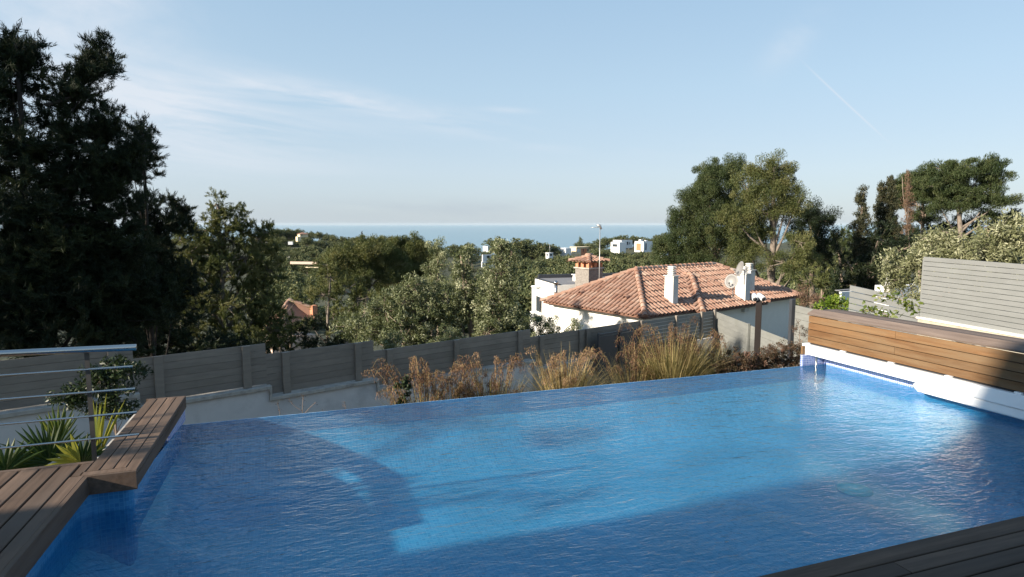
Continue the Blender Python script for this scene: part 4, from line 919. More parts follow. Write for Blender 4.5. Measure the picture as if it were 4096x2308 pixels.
def grass_clump(label, px, ylf, ypl, Yd, spread, nb, npl, tl=(.2,1), plt=(0,1), lean=(0,0), bendk=.5):
    top = onY(px, ylf, Yd); base = Vector((top.x, Yd, -1.0)); ht = top.z-base.z; pt = onY(px, ypl, Yd); hp_ = pt.z-base.z
    o = empty('grass_clump', tuple(base), label, 'grass', 'tall ornamental grasses beyond the infinity edge')
    O = base
    def fn():
        a = random.uniform(0, 6.28); rr = spread*random.random()**.7
        r = base+Vector((math.cos(a)*rr*.6, math.sin(a)*rr*.35, 0)); d = Vector((math.cos(a)+lean[0], (math.sin(a)+lean[1])*.6, 0))
        return r, d, ht*random.uniform(.65,1.25), random.uniform(.05, bendk)
    strips('blades', None, fn, int(nb*1.7), .0065, M['f_grass'], o, O, tl)
    # flowering stems with drooping plumes
    st = MB(); P = []; A = []; T = []
    for i in range(int(npl*1.35)):
        a = random.uniform(0, 6.28); rr = spread*random.random()**.6; r = base+Vector((math.cos(a)*rr*.7, math.sin(a)*rr*.35, 0))
        d = Vector((math.cos(a)*rr/spread+lean[0], math.sin(a)*.4, 0)); Lh = hp_*random.uniform(.66,1.04); bend = random.uniform(.05,.26); pts = []
        for j in range(8):
            q = j/7; pts.append(r+Vector((0,0,1))*Lh*(q-.35*bend*q**4*2)+d*Lh*(.10*q+bend*q**3))
        dr = d.normalized() if d.length > .01 else Vector((1,0,0))
        tip = pts[-1]; pts.append(tip+dr*.06*Lh+Vector((0,0,-.02))); pts.append(tip+dr*.10*Lh+Vector((0,0,-.08*Lh*random.random()*2)))
        st.tube(pts, [.004-.0028*j/9 for j in range(10)], 4, random.uniform(.5,1), 0, caps=False)
        tint = random.uniform(*plt)
        for j in range(170):
            k = random.uniform(4.4, 9); i0 = int(k); i1 = min(i0+1, 9); q = pts[i0].lerp(pts[i1], k-i0)
            sdv = Vector((random.gauss(0,.016), random.gauss(0,.016), random.uniform(-.085,.012))); P.append(tuple(q+sdv-O)); ad = Vector((sdv.x*8, sdv.y*8, -1)).normalized(); A.append(tuple(ad)); T.append(min(1, max(0, tint+random.gauss(0,.15))))
    st.build('stems', M['f_grass'], o)
    leafobj('plumes', np.array(P), np.array(A), rng.uniform(.016,.038,len(P)), rng.uniform(.004,.009,len(P)), T, M['f_plume'], o)
grass_clump('leftmost brown plumed grass clump by the dark leaves', 1700, 1540, 1400, 7.0, .38, 380, 26, (.1,.9), (0,.7), (-.1,0), .7)
grass_clump('brown arching grass clump second from the left', 1810, 1560, 1450, 7.1, .32, 300, 20, (.1,.8), (0,.6), (0,0), .6)
grass_clump('sparse dark stemmed grass clump with upright brown heads', 1960, 1520, 1400, 7.2, .38, 360, 26, (0,.6), (.1,.7), (0,0), .4)
grass_clump('golden grass clump with pale arching blades left of the gate', 2260, 1430, 1350, 7.2, .34, 560, 24, (.5,1), (.4,1), (0,0), .55)
grass_clump('reddish plumed grass clump in front of the dark gate', 2530, 1440, 1350, 7.3, .30, 420, 16, (.3,1), (0,.5), (-.35,0), .8)
grass_clump('tallest green and gold grass clump in the middle with hanging plumes', 2690, 1350, 1245, 7.4, .42, 1050, 26, (.15,.95), (0,.6), (-.05,0), .5)
grass_clump('green gold grass clump right of the tallest one', 2820, 1390, 1290, 7.5, .34, 520, 10, (.1,.8), (0,.5), (.1,0), .5)
# dark leafy weed at the left end, low shrubs right
def bush(name, label, Yd, lobes_px, mat, L, W, rc, per, dens, cat='shrub', base=-1.1, r0=.012, twigs=60, **kw):
    pts = [onY(l[0], l[1], Yd) for l in lobes_px]; c0 = pts[0]; O = Vector((c0.x, Yd, base)); lob = []
    for l, p in zip(lobes_px, pts):
        k = Yd/ray(l[0], l[1]).y/FPX; lob.append([p.x, p.y+(l[4] if len(l) > 4 else 0), p.z, l[2]*k, (l[2]+l[3])/2*k, l[3]*k])
    o = empty(name, tuple(O), label, cat); P, A, Ls, Ws, T, CC = crown_leaves(lob, rc, per, dens, L, W, **kw)
    leafobj('leaves', P-np.array(O), A, Ls, Ws, T, M[mat], o)
    mb = MB(); limbs(mb, O, Vector(lob[0][:3]), lob, r0, CC, twigs); mb.build('branches', M['bark'], o)
bush('leafy_weed', 'dark leafy weed at the left end of the grasses', 6.9, [(1612,1560,22,34),(1632,1530,18,26),(1600,1600,16,30)], 'f_shrub', .06, .018, .05, 24, .8)
bush('low_shrub', 'dark bronze low shrub along the pool edge below the camera post', 7.2, [(2960,1445,90,45),(3060,1450,80,35),(3140,1450,70,28),(2900,1470,60,30)], 'f_redshrub', .035, .016, .055, 40, 1.)
bush('feathery_shrub', 'reddish feathery shrub near the end of the white cover housing', 7.1, [(3130,1400,70,28),(3180,1395,45,35),(3080,1410,50,22),(3195,1440,35,25)], 'f_redshrub', .04, .008, .05, 40, .8, twigs=90, up=.2)
bush('feathery_shrub', 'small pinkish sprig beside the far top corner of the bench', 7.6, [(3200,1310,28,25),(3225,1330,18,30),(3170,1318,20,8)], 'f_redshrub', .035, .006, .04, 18, .6, twigs=50, base=-.6)
# twiggy bare stems against the garden wall
s = MB(); B0 = onY(1210, 1660, 7.0)
wd = empty('bare_weed', (B0.x, 7.0, -1.2), 'thin bare weed stems in front of the white garden wall', 'weed')
def stem(pts, r=.0035):
    s = MB(); s.tube([onY(x, y, 7.0) for x, y in pts], [r*(1-.5*i/len(pts)) for i in range(len(pts))], 4, .1, caps=False); s.build('stem', M['bark'], wd)
stem([(1210,1700),(1210,1620),(1213,1580)]); stem([(1210,1645),(1180,1625),(1158,1603)]); stem([(1218,1655),(1240,1630),(1262,1610)])
stem([(1122,1700),(1118,1640),(1108,1610)], .0025); stem([(1385,1660),(1380,1620),(1376,1605)], .003); stem([(1295,1650),(1288,1635)], .002)
P = []; 
for x, y in [(1213,1582),(1214,1600),(1158,1605),(1262,1612),(1108,1612),(1118,1640),(1376,1607),(1381,1625),(1384,1640),(1165,1612),(1207,1620)]:
    c = onY(x, y, 7.0)
    for k in range(7): P.append((c.x+random.gauss(0,.012)-B0.x, c.y-7.0+random.gauss(0,.01), c.z+1.2+random.gauss(0,.015)))
leafobj('leaves', np.array(P), unit(len(P)), .018, .007, rng.random(len(P)), M['f_redshrub'], wd)

# ------------------------------------------------------------------ left planting: pittosporum and fan palm
s = MB(); s.box((-5.2, 4.46, -2.58), (-1.60, 6.2, -.35)); tag(s.build('planter_bed', M['soil']), kind='structure')
bush('leafy_shrub', 'dark green small leaved shrub behind the steel railing', 6.0, [(450,1470,90,38),(520,1500,55,30),(400,1520,60,28),(300,1570,80,35),(480,1580,90,30),(500,1640,70,30),(260,1610,60,30),(420,1640,70,30)],
     'f_shrub', .045, .014, .075, 44, 1.5, base=-.4, twigs=140, up=.3)
pb_ = onY(310, 1860, 4.85); pm = empty('fan_palm', (pb_.x, 4.85, -.35), 'low fan palm with spiky green leaves beyond the railing', 'palm')
def fan(cx, cy, Yd, nrm, a0, a1, nb, Lpx, tint, wid=.012):
    c0 = onY(cx, cy, Yd); k = Yd/ray(cx, cy).y/FPX; n = Vector(nrm).normalized(); up = Vector((0,0,1)) - n*n.z; up.normalize(); sd = up.cross(n).normalized()
    vs = []; fs = []; ts = []; kk = 0; O = Vector(pm.location)
    for i in range(nb):
        t = rad(a0+(a1-a0)*i/(nb-1)+random.uniform(-2,2)); d = (sd*math.sin(t)+up*math.cos(t)); d = (d+n*random.uniform(-.08,.12)).normalized(); L = Lpx*k*random.uniform(.8,1.08); s_ = d.cross(n).normalized()
        tt = min(1, max(0, tint+random.uniform(-.15,.2)))
        for q, ww in ((0,.25),(.25,.8),(.5,1.),(.75,.7),(1.,.05)):
            p = c0+d*L*q+Vector((0,0,-.12*L*q*q*abs(math.sin(t)))); w_ = wid*ww; rdg = n*w_*.7
            vs += [tuple(p-s_*w_-O), tuple(p+rdg-O), tuple(p+s_*w_-O)]; ts += [tt]*3
        for j in range(4):
            b = kk+3*j; fs += [(b,b+1,b+4,b+3), (b+1,b+2,b+5,b+4)]
        kk += 15
    me = bpy.data.meshes.new('palm_leaf'); me.from_pydata(vs, [], fs); me.materials.append(M['f_palm'])
    at = me.attributes.new('tint', 'FLOAT', 'POINT'); at.data.foreach_set('value', ts)
    o = bpy.data.objects.new('palm_leaf', me); C.objects.link(o); o.parent = pm
fan(200, 1850, 4.9, (.35,-1,.35), -100, 55, 22, 190, .05)
fan(235, 1775, 5.15, (.1,-1,.1), -30, 32, 11, 165, .5, .011)
fan(395, 1830, 5.0, (-.5,-1,.1), -12, 24, 10, 250, .85, .011)
fan(385, 1800, 4.9, (-.9,-.6,.1), -8, 20, 7, 210, .6, .010)
fan(320, 1850, 4.75, (.6,-1,.5), -75, -5, 6, 120, .9, .017)
fan(330, 1860, 4.8, (.3,-1,.3), -60, 70, 14, 130, .1, .014)
fan(20, 1890, 4.8, (.3,-1,.4), -60, 60, 12, 160, .3, .014)
fan(70, 1860, 5.2, (.1,-1,.4), 40, 110, 10, 110, .6, .012)
s = MB(); s.tube([(pb_.x,4.85,-.4),(pb_.x,4.85,.1)], [.07,.05], 10, .5); s.build('stem', M['bark'], pm)

# ------------------------------------------------------------------ houses in the landscape
def bld(name, label, D, x0, x1, y0, y1, hd_, depth, mat='white_far', cat='house', roofmat='rooffelt', parapet=True, down=4.):
    """flat-roofed volume whose lit and shaded faces span x0..x1 in the photo at distance D; front face runs along heading hd_"""
    A = dist(x0, y0, D); U = hdir(hd_); V = hdir(hd_-90); B = onv(x1, y0, A, hd_); w = (B-A).length; zb = onv(x0, y1, A, hd_).z
    o = empty(name, (A.x, A.y, zb), label, cat)
    s = MB(); s.obox((A.x,A.y,zb-down), U*w, V*depth, (0,0,A.z-zb+down), .5); s.build('wall', M[mat], o)
    s = MB(); s.obox(Vector((A.x,A.y,A.z+.001))+U*.25+V*.25, U*(w-.5), V*(depth-.5), (0,0,.02), .5); s.build('roof', M[roofmat], o)
    return o, A, U, V, w, zb
def win(o, A, U, V, u0, u1, z0, z1, mat='glass', name='window', face='front', off=.02):
    s = MB()
    if face == 'front': s.obox(Vector((A.x,A.y,z0))+U*u0-V*off, U*(u1-u0), V*(off-.003), (0,0,z1-z0), .5)
    else: s.obox(Vector((A.x,A.y,z0))+V*u0-U*off, V*(u1-u0), U*(off-.003), (0,0,z1-z0), .5)
    return s.build(name, M[mat], o)
# cube villa with timber panel: left lit face along heading -18, right face along 72
def corner_house(name, label, D, xl, xc, xr, y0, y1, mat, hd_=71., down=.6, roofmat='rooffelt'):
    """near corner at photo x=xc; left (lit) face to xl, right face to xr"""
    A = dist(xc, y0, D); U = hdir(hd_); V = hdir(hd_-90); B = onv(xr, y0, A, hd_); w = (B-A).length; E_ = onv(xl, y0, A, hd_-90); d = (E_-A).length; zb = onv(xc, y1, A, YAW+90).z
    o = empty(name, (A.x, A.y, zb), label, 'house'); s = MB(); s.obox((A.x,A.y,zb-down), U*w, V*d, (0,0,A.z-zb+down), .5); s.build('wall', M[mat], o)
    s = MB(); s.obox(Vector((A.x,A.y,A.z+.001))+U*.2+V*.2, U*max(.2, w-.4), V*max(.2, d-.4), (0,0,.03), .5); s.build('roof', M[roofmat], o)
    return o, A, U, V, w, d, zb
o, A, U, V, w, d, zb = corner_house('modern_villa', 'white cube villa with a brown timber panel on the right hillside', 300, 2539, 2574, 2611, 966, 1004, 'white_far'); H_ = A.z-zb
win(o, A, U, V, d*.28, d*.80, zb+H_*.05, zb+H_*.80, 'panel_wood', 'timber_panel', 'left', .15); win(o, A, U, V, w*.22, w*.32, zb+H_*.1, zb+H_*.80, off=.1); win(o, A, U, V, w*.0+.0, w*.0+.01, zb, zb+.1, off=.1) if False else None
s = MB(); s.obox(Vector((A.x,A.y,A.z+.04))+U*w*.1+V*d*.4, U*w*.25, V*d*.25, (0,0,.8), .5); s.build('roof_unit', M['white_far'], o); s = MB(); s.obox(Vector((A.x,A.y,A.z+.04))+U*w*.55+V*d*.3, U*w*.2, V*d*.2, (0,0,.45), .5); s.build('roof_unit', M['white_far'], o)
o, A, U, V, w, d, zb = corner_house('modern_villa', 'stepped white villa left of the cube villa on the right hillside', 330, 2452, 2485, 2530, 961, 988, 'white_far'); H_ = A.z-zb
win(o, A, U, V, w*.5, w*.62, zb+H_*.3, zb+H_*.75, off=.1); win(o, A, U, V, w*.72, w*.78, zb+H_*.35, zb+H_*.7, off=.1); win(o, A, U, V, w*.22, w*.30, zb+H_*.1, zb+H_*.45, off=.1)
A2 = dist(2478, 969, 322); s = MB(); s.obox((A2.x,A2.y,A2.z-6), U*5, V*6, (0,0,6), .5); s.build('front_wing', M['white_far'], o)
win(o, A2, U, V, 1.5, 4.8, A2.z-2.4, A2.z-1.0, 'glass', 'window', 'left', .1)
o, A, U, V, w, d, zb = corner_house('modern_villa', 'beige and brick toned flat roofed villa behind the tiled chimney hat', 310, 2283, 2305, 2372, 991, 1012, 'cream'); H_ = A.z-zb
win(o, A, U, V, w*.05, w*.22, zb+H_*.1, zb+H_*.8, 'plaster_grey', off=.1); win(o, A, U, V, w*.28, w*.62, zb-1.8, zb+H_*.8, 'brick', 'brick_panel', off=.12); win(o, A, U, V, w*.38, w*.43, zb+H_*.2, zb+H_*.75, off=.2); win(o, A, U, V, w*.66, w*.71, zb+H_*.2, zb+H_*.75, off=.2)
s = MB(); s.obox(Vector((A.x,A.y,A.z+.04))-U*.4-V*.6, U*(w+.8), V*(d+1.), (0,0,.35), .5); s.build('roof_slab', M['cream'], o)
A2 = dist(2281, 992, 306); s = MB(); s.obox((A2.x,A2.y,A2.z-5), -V*.2+U*.5, V*5, (0,0,5), .5); s.obox(Vector((A2.x,A2.y,A2.z-5))-U*3, U*2.9, V*5, (0,0,5), .5); s.build('side_wing', M['white_far'], o)
o, A, U, V, w, d, zb = corner_house('water_tower', 'small white turret with a dark window band among the pines', 210, 2183, 2196, 2212, 1013, 1034, 'white_far', down=.1); H_ = A.z-zb; o['category'] = 'turret'
win(o, A, U, V, w*.15, w*.8, A.z-H_*.5, A.z-H_*.15, off=.06); win(o, A, U, V, d*.2, d*.8, A.z-H_*.5, A.z-H_*.15, 'glass', 'window', 'left', .06)
s = MB(); s.cbox(A+U*w/2+V*d/2, U, w*1.2, d*1.2, A.z+.04, A.z+.15, .5); s.build('slab', M['white_far'], o)
s = MB(); q = dist(2199, 1013, 211); s.tube([(q.x,q.y,q.z),(q.x,q.y,q.z+3.2)], .07, 6, .5); s.build('mast', M['grey_metal'], o)
o, A, U, V, w, d, zb = corner_house('white_house', 'narrow white block left of the round pine clump by the sea', 290, 1932, 1950, 1956, 985, 1003, 'white_far')
o, A, U, V, w, d, zb = corner_house('white_house', 'shaded white terrace house glimpsed between the olive crowns', 200, 1928, 1931, 1985, 1019, 1040, 'white_far'); H_ = A.z-zb
win(o, A, U, V, w*.3, w*.5, zb+H_*.3, zb+H_*.8, off=.06); win(o, A, U, V, w*.65, w*.8, zb+H_*.3, zb+H_*.8, off=.06)
o, A, U, V, w, d, zb = corner_house('white_house', 'lowest white house glimpsed behind the olive crowns', 150, 1925, 1928, 1980, 1047, 1065, 'white_far'); H_ = A.z-zb
win(o, A, U, V, w*.3, w*.7, zb+H_*.4, zb+H_*.7, off=.06)
# ridge-top villa with tiled roof
o, A, U, V, w, d, zb = corner_house('hill_villa', 'cream villa with a low red roof on top of the left ridge', 360, 1190, 1200, 1232, 937, 945, 'cream', roofmat='tile'); H_ = A.z-zb
c = Vector((A.x,A.y,0))+U*w/2+V*d/2; s = MB(); s.add([Vector((A.x,A.y,A.z+.05))-U*.5-V*.5, Vector((A.x,A.y,A.z+.05))+U*(w+.5)-V*.5, Vector((A.x,A.y,A.z+.05))+U*(w+.5)+V*(d+.5), Vector((A.x,A.y,A.z+.05))-U*.5+V*(d+.5), Vector((c.x,c.y,A.z+1.1))], [(0,1,4),(1,2,4),(2,3,4),(3,0,4)], .3); s.build('tiled_roof', M['tile'], o)
win(o, A, U, V, w*.15, w*.28, zb+.4, zb+1.0, off=.1)
A2 = dist(1190, 947, 352); s = MB(); s.obox((A2.x,A2.y,A2.z-2.6), U*2, V*3, (0,0,2.6), .5); s.build('lower_wing', M['cream'], o)
o, A, U, V, w, d, zb = corner_house('hill_villa', 'yellowish villa with a pinkish roof low on the left slope', 300, 1105, 1115, 1132, 995, 1008, 'cream', roofmat='tile')
win(o, A, U, V, w*.3, w*.5, zb+.4, zb+1.0, off=.1)
s = MB(); q = dist(1160, 1046, 210); q2 = dist(1272, 1052, 205); dv = Vector((q2.x-q.x,q2.y-q.y,0)); nn = Vector((-dv.y,dv.x,0)).normalized()*.3; s.obox((q.x,q.y,q.z-.8), dv, nn, (0,0,.8), .5)
tag(s.build('boundary_wall', M['pinkish'], origin=tuple(q)), 'long pale boundary wall crossing the left hillside', 'wall')
s = MB(); q = dist(1222, 1066, 190); q2 = dist(1272, 1066, 188); dv = Vector((q2.x-q.x,q2.y-q.y,0)); s.obox((q.x,q.y,q.z-.35), dv, nn, (0,0,.25), .5)
tag(s.build('terrace_wall', M['cream'], origin=tuple(q)), 'thin stone terrace edge below the pale boundary wall', 'wall')
for (x0, x1, y0, D, lab) in ((1146, 1160, 1021, 260, 'tiny white hut half hidden by pines on the left slope'), (1152, 1170, 967, 330, 'small cream wall piece on the left ridge below the villa')):
    q = dist(x0, y0, D); q2 = onv(x1, y0, q, 100); dv = Vector((q2.x-q.x,q2.y-q.y,0)); nn2 = Vector((-dv.y,dv.x,0)).normalized(); s = MB(); s.obox((q.x,q.y,q.z-1.5), dv, nn2*2, (0,0,1.5), .5)
    tag(s.build('small_house', M['white_far'], origin=tuple(q)), lab, 'house')
# hidden terracotta roof
RC = dist(1190, 1212, 43); rh = empty('low_house', (RC.x, RC.y, RC.z-3), 'orange tiled roof half hidden among the pines left of centre', 'house')
U = hdir(62); V = hdir(-28)
s = MB(); hw = 3.2
pL = dist(1083, 1240, 41.); pTop = dist(1156, 1204, 42.); pR = dist(1258, 1238, 41.5)
s.add([pL+Vector((0,0,-.7)), pTop, pR, pR+Vector((0,0,-.7)), pL+Vector((.5,-1,-1.0))], [(0,1,2,3,4)], .25); 
s.add([pTop, pR, pR+V*1.5-Vector((0,0,.8)), pTop+V*1.5-Vector((0,0,.8))], [(0,1,2,3)], .25); s.add([pL+Vector((0,0,-1.0)), pTop, pTop+V*1.5-Vector((0,0,.8)), pL+V*1.5-Vector((0,0,1.5))], [(0,1,2,3)], .25)
s.build('roof', M['tile'], rh)
s = MB(); ridge_run(s, pTop+Vector((0,0,.05)), pR+Vector((0,0,.05)), .13); ridge_run(s, pL+Vector((0,0,-.95)), pTop+Vector((0,0,.05)), .11); s.build('ridge_tiles', M['tile'], rh)
s = MB(); q = dist(1254, 1221, 41.5); s.cbox(q, U, .35, .35, q.z-.6, q.z, .5); s.build('chimney', M['brick'], rh)
s = MB(); s.obox((pL.x,pL.y,pL.z-5), Vector((pR.x-pL.x,pR.y-pL.y,0)), V*1.4, (0,0,3.2), .5); s.build('wall', M['pinkish'], rh)
# white modern house left of the tiled one
mA = dist(2140, 1141, 33); U = HU; V = HV
mo = empty('modern_house', (mA.x, mA.y, mA.z-5), 'white flat roofed house left of the tiled house', 'house')
mE = onv(2330, 1141, mA, YAW+90); w_ = 5.2
mN = dist(2232, 1141, 29.5)                                           # near corner of its lit left face
mV = Vector((mA.x-mN.x, mA.y-mN.y, 0)); dl = mV.length; mV.normalize(); mU = Vector((mV.y, -mV.x, 0))
s = MB(); s.obox((mN.x,mN.y,mN.z-7), mU*7, mV*dl, (0,0,7), .5); s.build('wall', M['plaster'], mo)
s = MB(); s.obox(Vector((mN.x,mN.y,mN.z+.002))+mU*.15+mV*.15, mU*6.7, mV*(dl-.3), (0,0,.03), .5); s.build('roof', M['rooffelt'], mo)
s = MB(); s.obox(Vector((mN.x,mN.y,mN.z+.001)), mU*.14, mV*dl, (0,0,.05), .5); s.obox(Vector((mN.x,mN.y,mN.z+.001))+mU*.15+mV*(dl-.14), mU*6.8, mV*.14, (0,0,.22), .5); s.build('parapet', M['anthracite'], mo)
s = MB(); q = dist(2224, 1135, 29.); s.tube([(q.x,q.y,q.z-.9),(q.x,q.y,q.z)], .09, 12, .5); s.tube([(q.x,q.y,q.z+.001),(q.x,q.y,q.z+.10),(q.x,q.y,q.z+.16)], [.13,.11,.02], 12, .5); s.build('flue_pipe', M['steel'], mo)
s = MB(); q = dist(2318, 1100, 31.5); q = Vector((q.x,q.y,0)); zq = dist(2318,1200,31.5).z; s.cbox(q, mU, .55, .5, dist(2318,1150,31.5).z-.5, dist(2318,1106,31.5).z, .5); 
for a_ in (-1,1):
    for b_ in (-1,1): s.cbox(q+mU*a_*.21+mV*b_*.19, mU, .1, .1, dist(2318,1106,31.5).z+.001, dist(2318,1100,31.5).z, .5)
s.cbox(q, mU, .66, .6, dist(2318,1100,31.5).z+.002, dist(2318,1097,31.5).z, .5); s.build('white_chimney', M['plaster'], mo)
s = MB(); zt_ = dist(2155,1146,32.5).z
for xq in (2133, 2150):
    q = dist(xq, 1150, 32.6); s.cbox(q, mU, .12, .12, q.z-4.5, zt_, .5)
q = dist(2127, 1146, 32.6); q2 = dist(2158, 1146, 32.); s.tube([q, q2], .06, 6, .5); s.build('pergola_frame', M['white'], mo)
s = MB()
for i in range(12):
    q = dist(2122+i*3.6, 1247, 32.5); s.tube([(q.x,q.y,q.z-1.1),(q.x,q.y,q.z)], .018, 5, .5)
q = dist(2120, 1247, 32.5); q2 = dist(2166, 1247, 32.5); s.tube([q,q2], .03, 6, .5); s.build('balcony_railing', M['white'], mo)
s = MB(); q = dist(2160, 1187, 31.8); s.obox(Vector((q.x,q.y,q.z-.8))-mU*.03, mV*.5, -mU*.02, (0,0,.8), .5); s.build('window', M['glass'], mo)
# buildings right
o, A, U, V, w, d, zb = corner_house('white_building', 'plain white flat building beside the lower grey fence', 26, 3357, 3366, 3460, 1168, 1230, 'white_far', 80)
o, A, U, V, w, d, zb = corner_house('white_building', 'white rooftop with a gravel top behind the lower grey fence', 24, 3500, 3560, 3680, 1146, 1185, 'white_far', 84)
s = MB(); q = dist(3556, 1146, 23.); s.tube([q-Vector((0,0,.3)), q+Vector((0,0,.45))], [.12,.09], 8, .5); s.tube([q+Rg*-.18+Vector((0,0,-.3)), q+Rg*-.05+Vector((0,0,.4))], .02, 5, .5)
tag(s.build('roof_vent', M['chimney_white'], origin=tuple(q)), 'pale speckled vent pipe on the white rooftop', 'vent')
o, A, U, V, w, d, zb = corner_house('hill_villa', 'pinkish house with a red brown roof among the right pines', 110, 3262, 3283, 3322, 1052, 1075, 'pinkish', 72, roofmat='tile'); H_ = A.z-zb
s = MB(); z_ = A.z+.06; s.add([Vector((A.x,A.y,z_))-U*.3-V*.3, Vector((A.x,A.y,z_))+U*(w+.3)-V*.3, Vector((A.x,A.y,z_+.7))+U*(w+.3)+V*(d*.5), Vector((A.x,A.y,z_+.7))-U*.3+V*(d*.5), Vector((A.x,A.y,z_))+U*(w+.3)+V*(d+.3), Vector((A.x,A.y,z_))-U*.3+V*(d+.3)], [(0,1,2,3),(2,4,5,3),(0,3,5),(1,4,2)], .3); s.build('tiled_roof', M['tile'], o)
win(o, A, U, V, w*.3, w*.5, zb+H_*.1, zb+H_*.7, off=.05); win(o, A, U, V, w*.65, w*.8, zb+H_*.1, zb+H_*.7, off=.05)
o, A, U, V, w, d, zb = corner_house('hill_villa', 'pale house glimpsed between trunks left of the silver hedge', 120, 3420, 3440, 3512, 1008, 1028, 'white_far', 72, roofmat='tile'); H_ = A.z-zb
win(o, A, U, V, w*.6, w*.75, zb+H_*.1, zb+H_*.7, off=.05)
o, A, U, V, w, d, zb = corner_house('hill_villa', 'orange roofed villa above the silver hedge at the far right', 130, 3948, 3958, 4030, 912, 930, 'cream', 72, roofmat='tile')
s = MB(); z_ = A.z+.06; s.add([Vector((A.x,A.y,z_))-U*.5-V*.5, Vector((A.x,A.y,z_))+U*(w+.5)-V*.5, Vector((A.x,A.y,z_+.75))+U*w*.5+V*(d*.5)], [(0,1,2)], .2); s.add([Vector((A.x,A.y,z_))-U*.5-V*.5, Vector((A.x,A.y,z_+.75))+U*w*.5+V*(d*.5), Vector((A.x,A.y,z_))-U*.5+V*(d+.5)], [(0,1,2)], .2); s.build('tiled_roof', M['tile'], o)
for (x0,x1,y0,y1,D,lab) in ((2640,2676,1012,1022,200,'small white house half hidden left of the big pines'),(2755,2782,1030,1045,120,'white wall glimpsed under the big dense pine')):
    corner_house('white_house', lab, D, x0, x0+8, x1, y0, y1, 'white_far')

# ------------------------------------------------------------------ hillside pines (one mesh each, shared prototypes)
protos = []
for k in range(5):
    lobes = []
    if k < 3:
        for i in range(9): a = random.uniform(0,6.28); r = .55*math.sqrt(random.random()); lobes.append([r*math.cos(a), r*math.sin(a), random.uniform(-.30,.42)-r*.3, .42, .42, .30])
    else:
        for i in range(8): a = random.uniform(0,6.28); q = i/7; r = .42*(1-q*.7)*random.random(); lobes.append([r*math.cos(a), r*math.sin(a), -.7+1.5*q, .46*(1-q*.62), .46*(1-q*.62), .3])
    P, A, Ls, Ws, T, CC = crown_leaves(lobes, .12, 12, .95, .11, .045, up=.5, shell=.35, inner=.1)
    o = leafobj('pine_crown_%d' % k, P, A, Ls, Ws, T, M['f_far']); me = o.data; C.objects.unlink(o); bpy.data.objects.remove(o)
    mb = MB(); mb.tube([(0,0,-1.9),(.03,.02,-1.),(0,0,.2)], [.055,.045,.02], 6, .5)
    for i in range(5): l = lobes[i]; mb.tube([(0,0,-.7+.1*i), (l[0]*.6, l[1]*.6, l[2]-.1), tuple(l[:3])], [.03,.02,.008], 4, .5)
    t_ = mb.build('trunk_proto', M['bark_pale']); tm = t_.data; C.objects.unlink(t_); bpy.data.objects.remove(t_); protos.append((me, tm, k))
def far_pine(px, ytop, D, h, label, group, protoset=(0,1,2), wide=1.):
    """crown top at photo (px, ytop); crown height h metres, stands at distance D"""
    me, tm, k = protos[random.choice(protoset)]; p = dist(px, ytop, D); sz = h/1.35*.9; z = p.z-.75*sz*.9
    e_ = empty('pine_tree', (p.x, p.y, z), label, 'tree', group); e_.rotation_euler = (0,0,random.uniform(0,6.28)); e_.scale = (sz*wide, sz*wide, sz*.9)
    a = bpy.data.objects.new('crown', me); C.objects.link(a); a.parent = e_
    b = bpy.data.objects.new('trunk', tm); C.objects.link(b); b.parent = e_
    return e_
def row(pts, D, h, step, label, group, jy=6, protoset=(0,1,2), wide=1., jd=.06):
    x = pts[0][0]
    while x < pts[-1][0]:
        y = np.interp(x, [p[0] for p in pts], [p[1] for p in pts])
        far_pine(x+random.uniform(-.2,.2)*step, y+random.uniform(-.3,1)*jy, D*random.uniform(1-jd,1+jd), h*1.25*random.uniform(.75,1.25), label, group, protoset, wide*random.uniform(.9,1.2)); x += step*random.uniform(.75,1.25)
row([(1040,928),(1110,912),(1195,912),(1225,932)], 385, 7., 24, 'round pine standing on the crest of the left ridge', 'pines on the left ridge crest', 3)
row([(1240,920),(1300,925),(1340,938),(1420,940),(1500,948),(1600,958),(1760,985),(1820,990)], 400, 6., 26, 'low round pine on the skyline right of the ridge villa', 'skyline pines right of the ridge villa', 5)
row([(1100,945),(1250,950),(1400,962),(1520,975),(1640,985)], 345, 6., 28, 'dark pine on the upper left hillside', 'pines on the upper left hillside', 8)
row([(1060,975),(1180,970),(1300,980),(1420,990)], 300, 6., 30, 'dark pine on the upper left hillside', 'pines on the upper left hillside', 10)
row([(1060,1010),(1180,995),(1300,1000),(1380,1015)], 255, 6.5, 34, 'grey green pine halfway down the left hillside', 'pines halfway down the left hillside', 12)
row([(1050,1040),(1160,1030),(1290,1045)], 225, 5.5, 36, 'grey green pine halfway down the left hillside', 'pines halfway down the left hillside', 8)
row([(1040,1075),(1120,1072),(1300,1080)], 170, 5.5, 44, 'hazy green valley pine below the pale boundary wall', 'valley pines below the pale wall', 14, (1,2,3,4))
row([(1040,1120),(1240,1125)], 120, 5., 46, 'hazy green valley pine below the pale boundary wall', 'valley pines below the pale wall', 16, (2,3,4))
row([(1040,1170),(1260,1170)], 85, 4.5, 54, 'hazy green valley pine below the pale boundary wall', 'valley pines below the pale wall', 16, (2,3,4))
row([(1780,985),(1830,970),(1890,966),(1905,985)], 310, 6.5, 30, 'dark pine left of the narrow white block by the sea', 'dark pines left of the narrow white block', 4)
for (x, y, h, w_) in ((1990,944,9,1.1),(2040,955,8,1.1),(2085,942,9.5,1.2),(2130,948,9,1.2),(2160,962,8,1.1),(2015,962,8,1.),(2068,968,8,1.1),(2120,975,8,1.),(2172,985,6,1.)):
    far_pine(x, y, 300, h*1.35, 'tall round pine in the dense clump against the sea', 'dense pine clump against the sea', (0,1), w_)
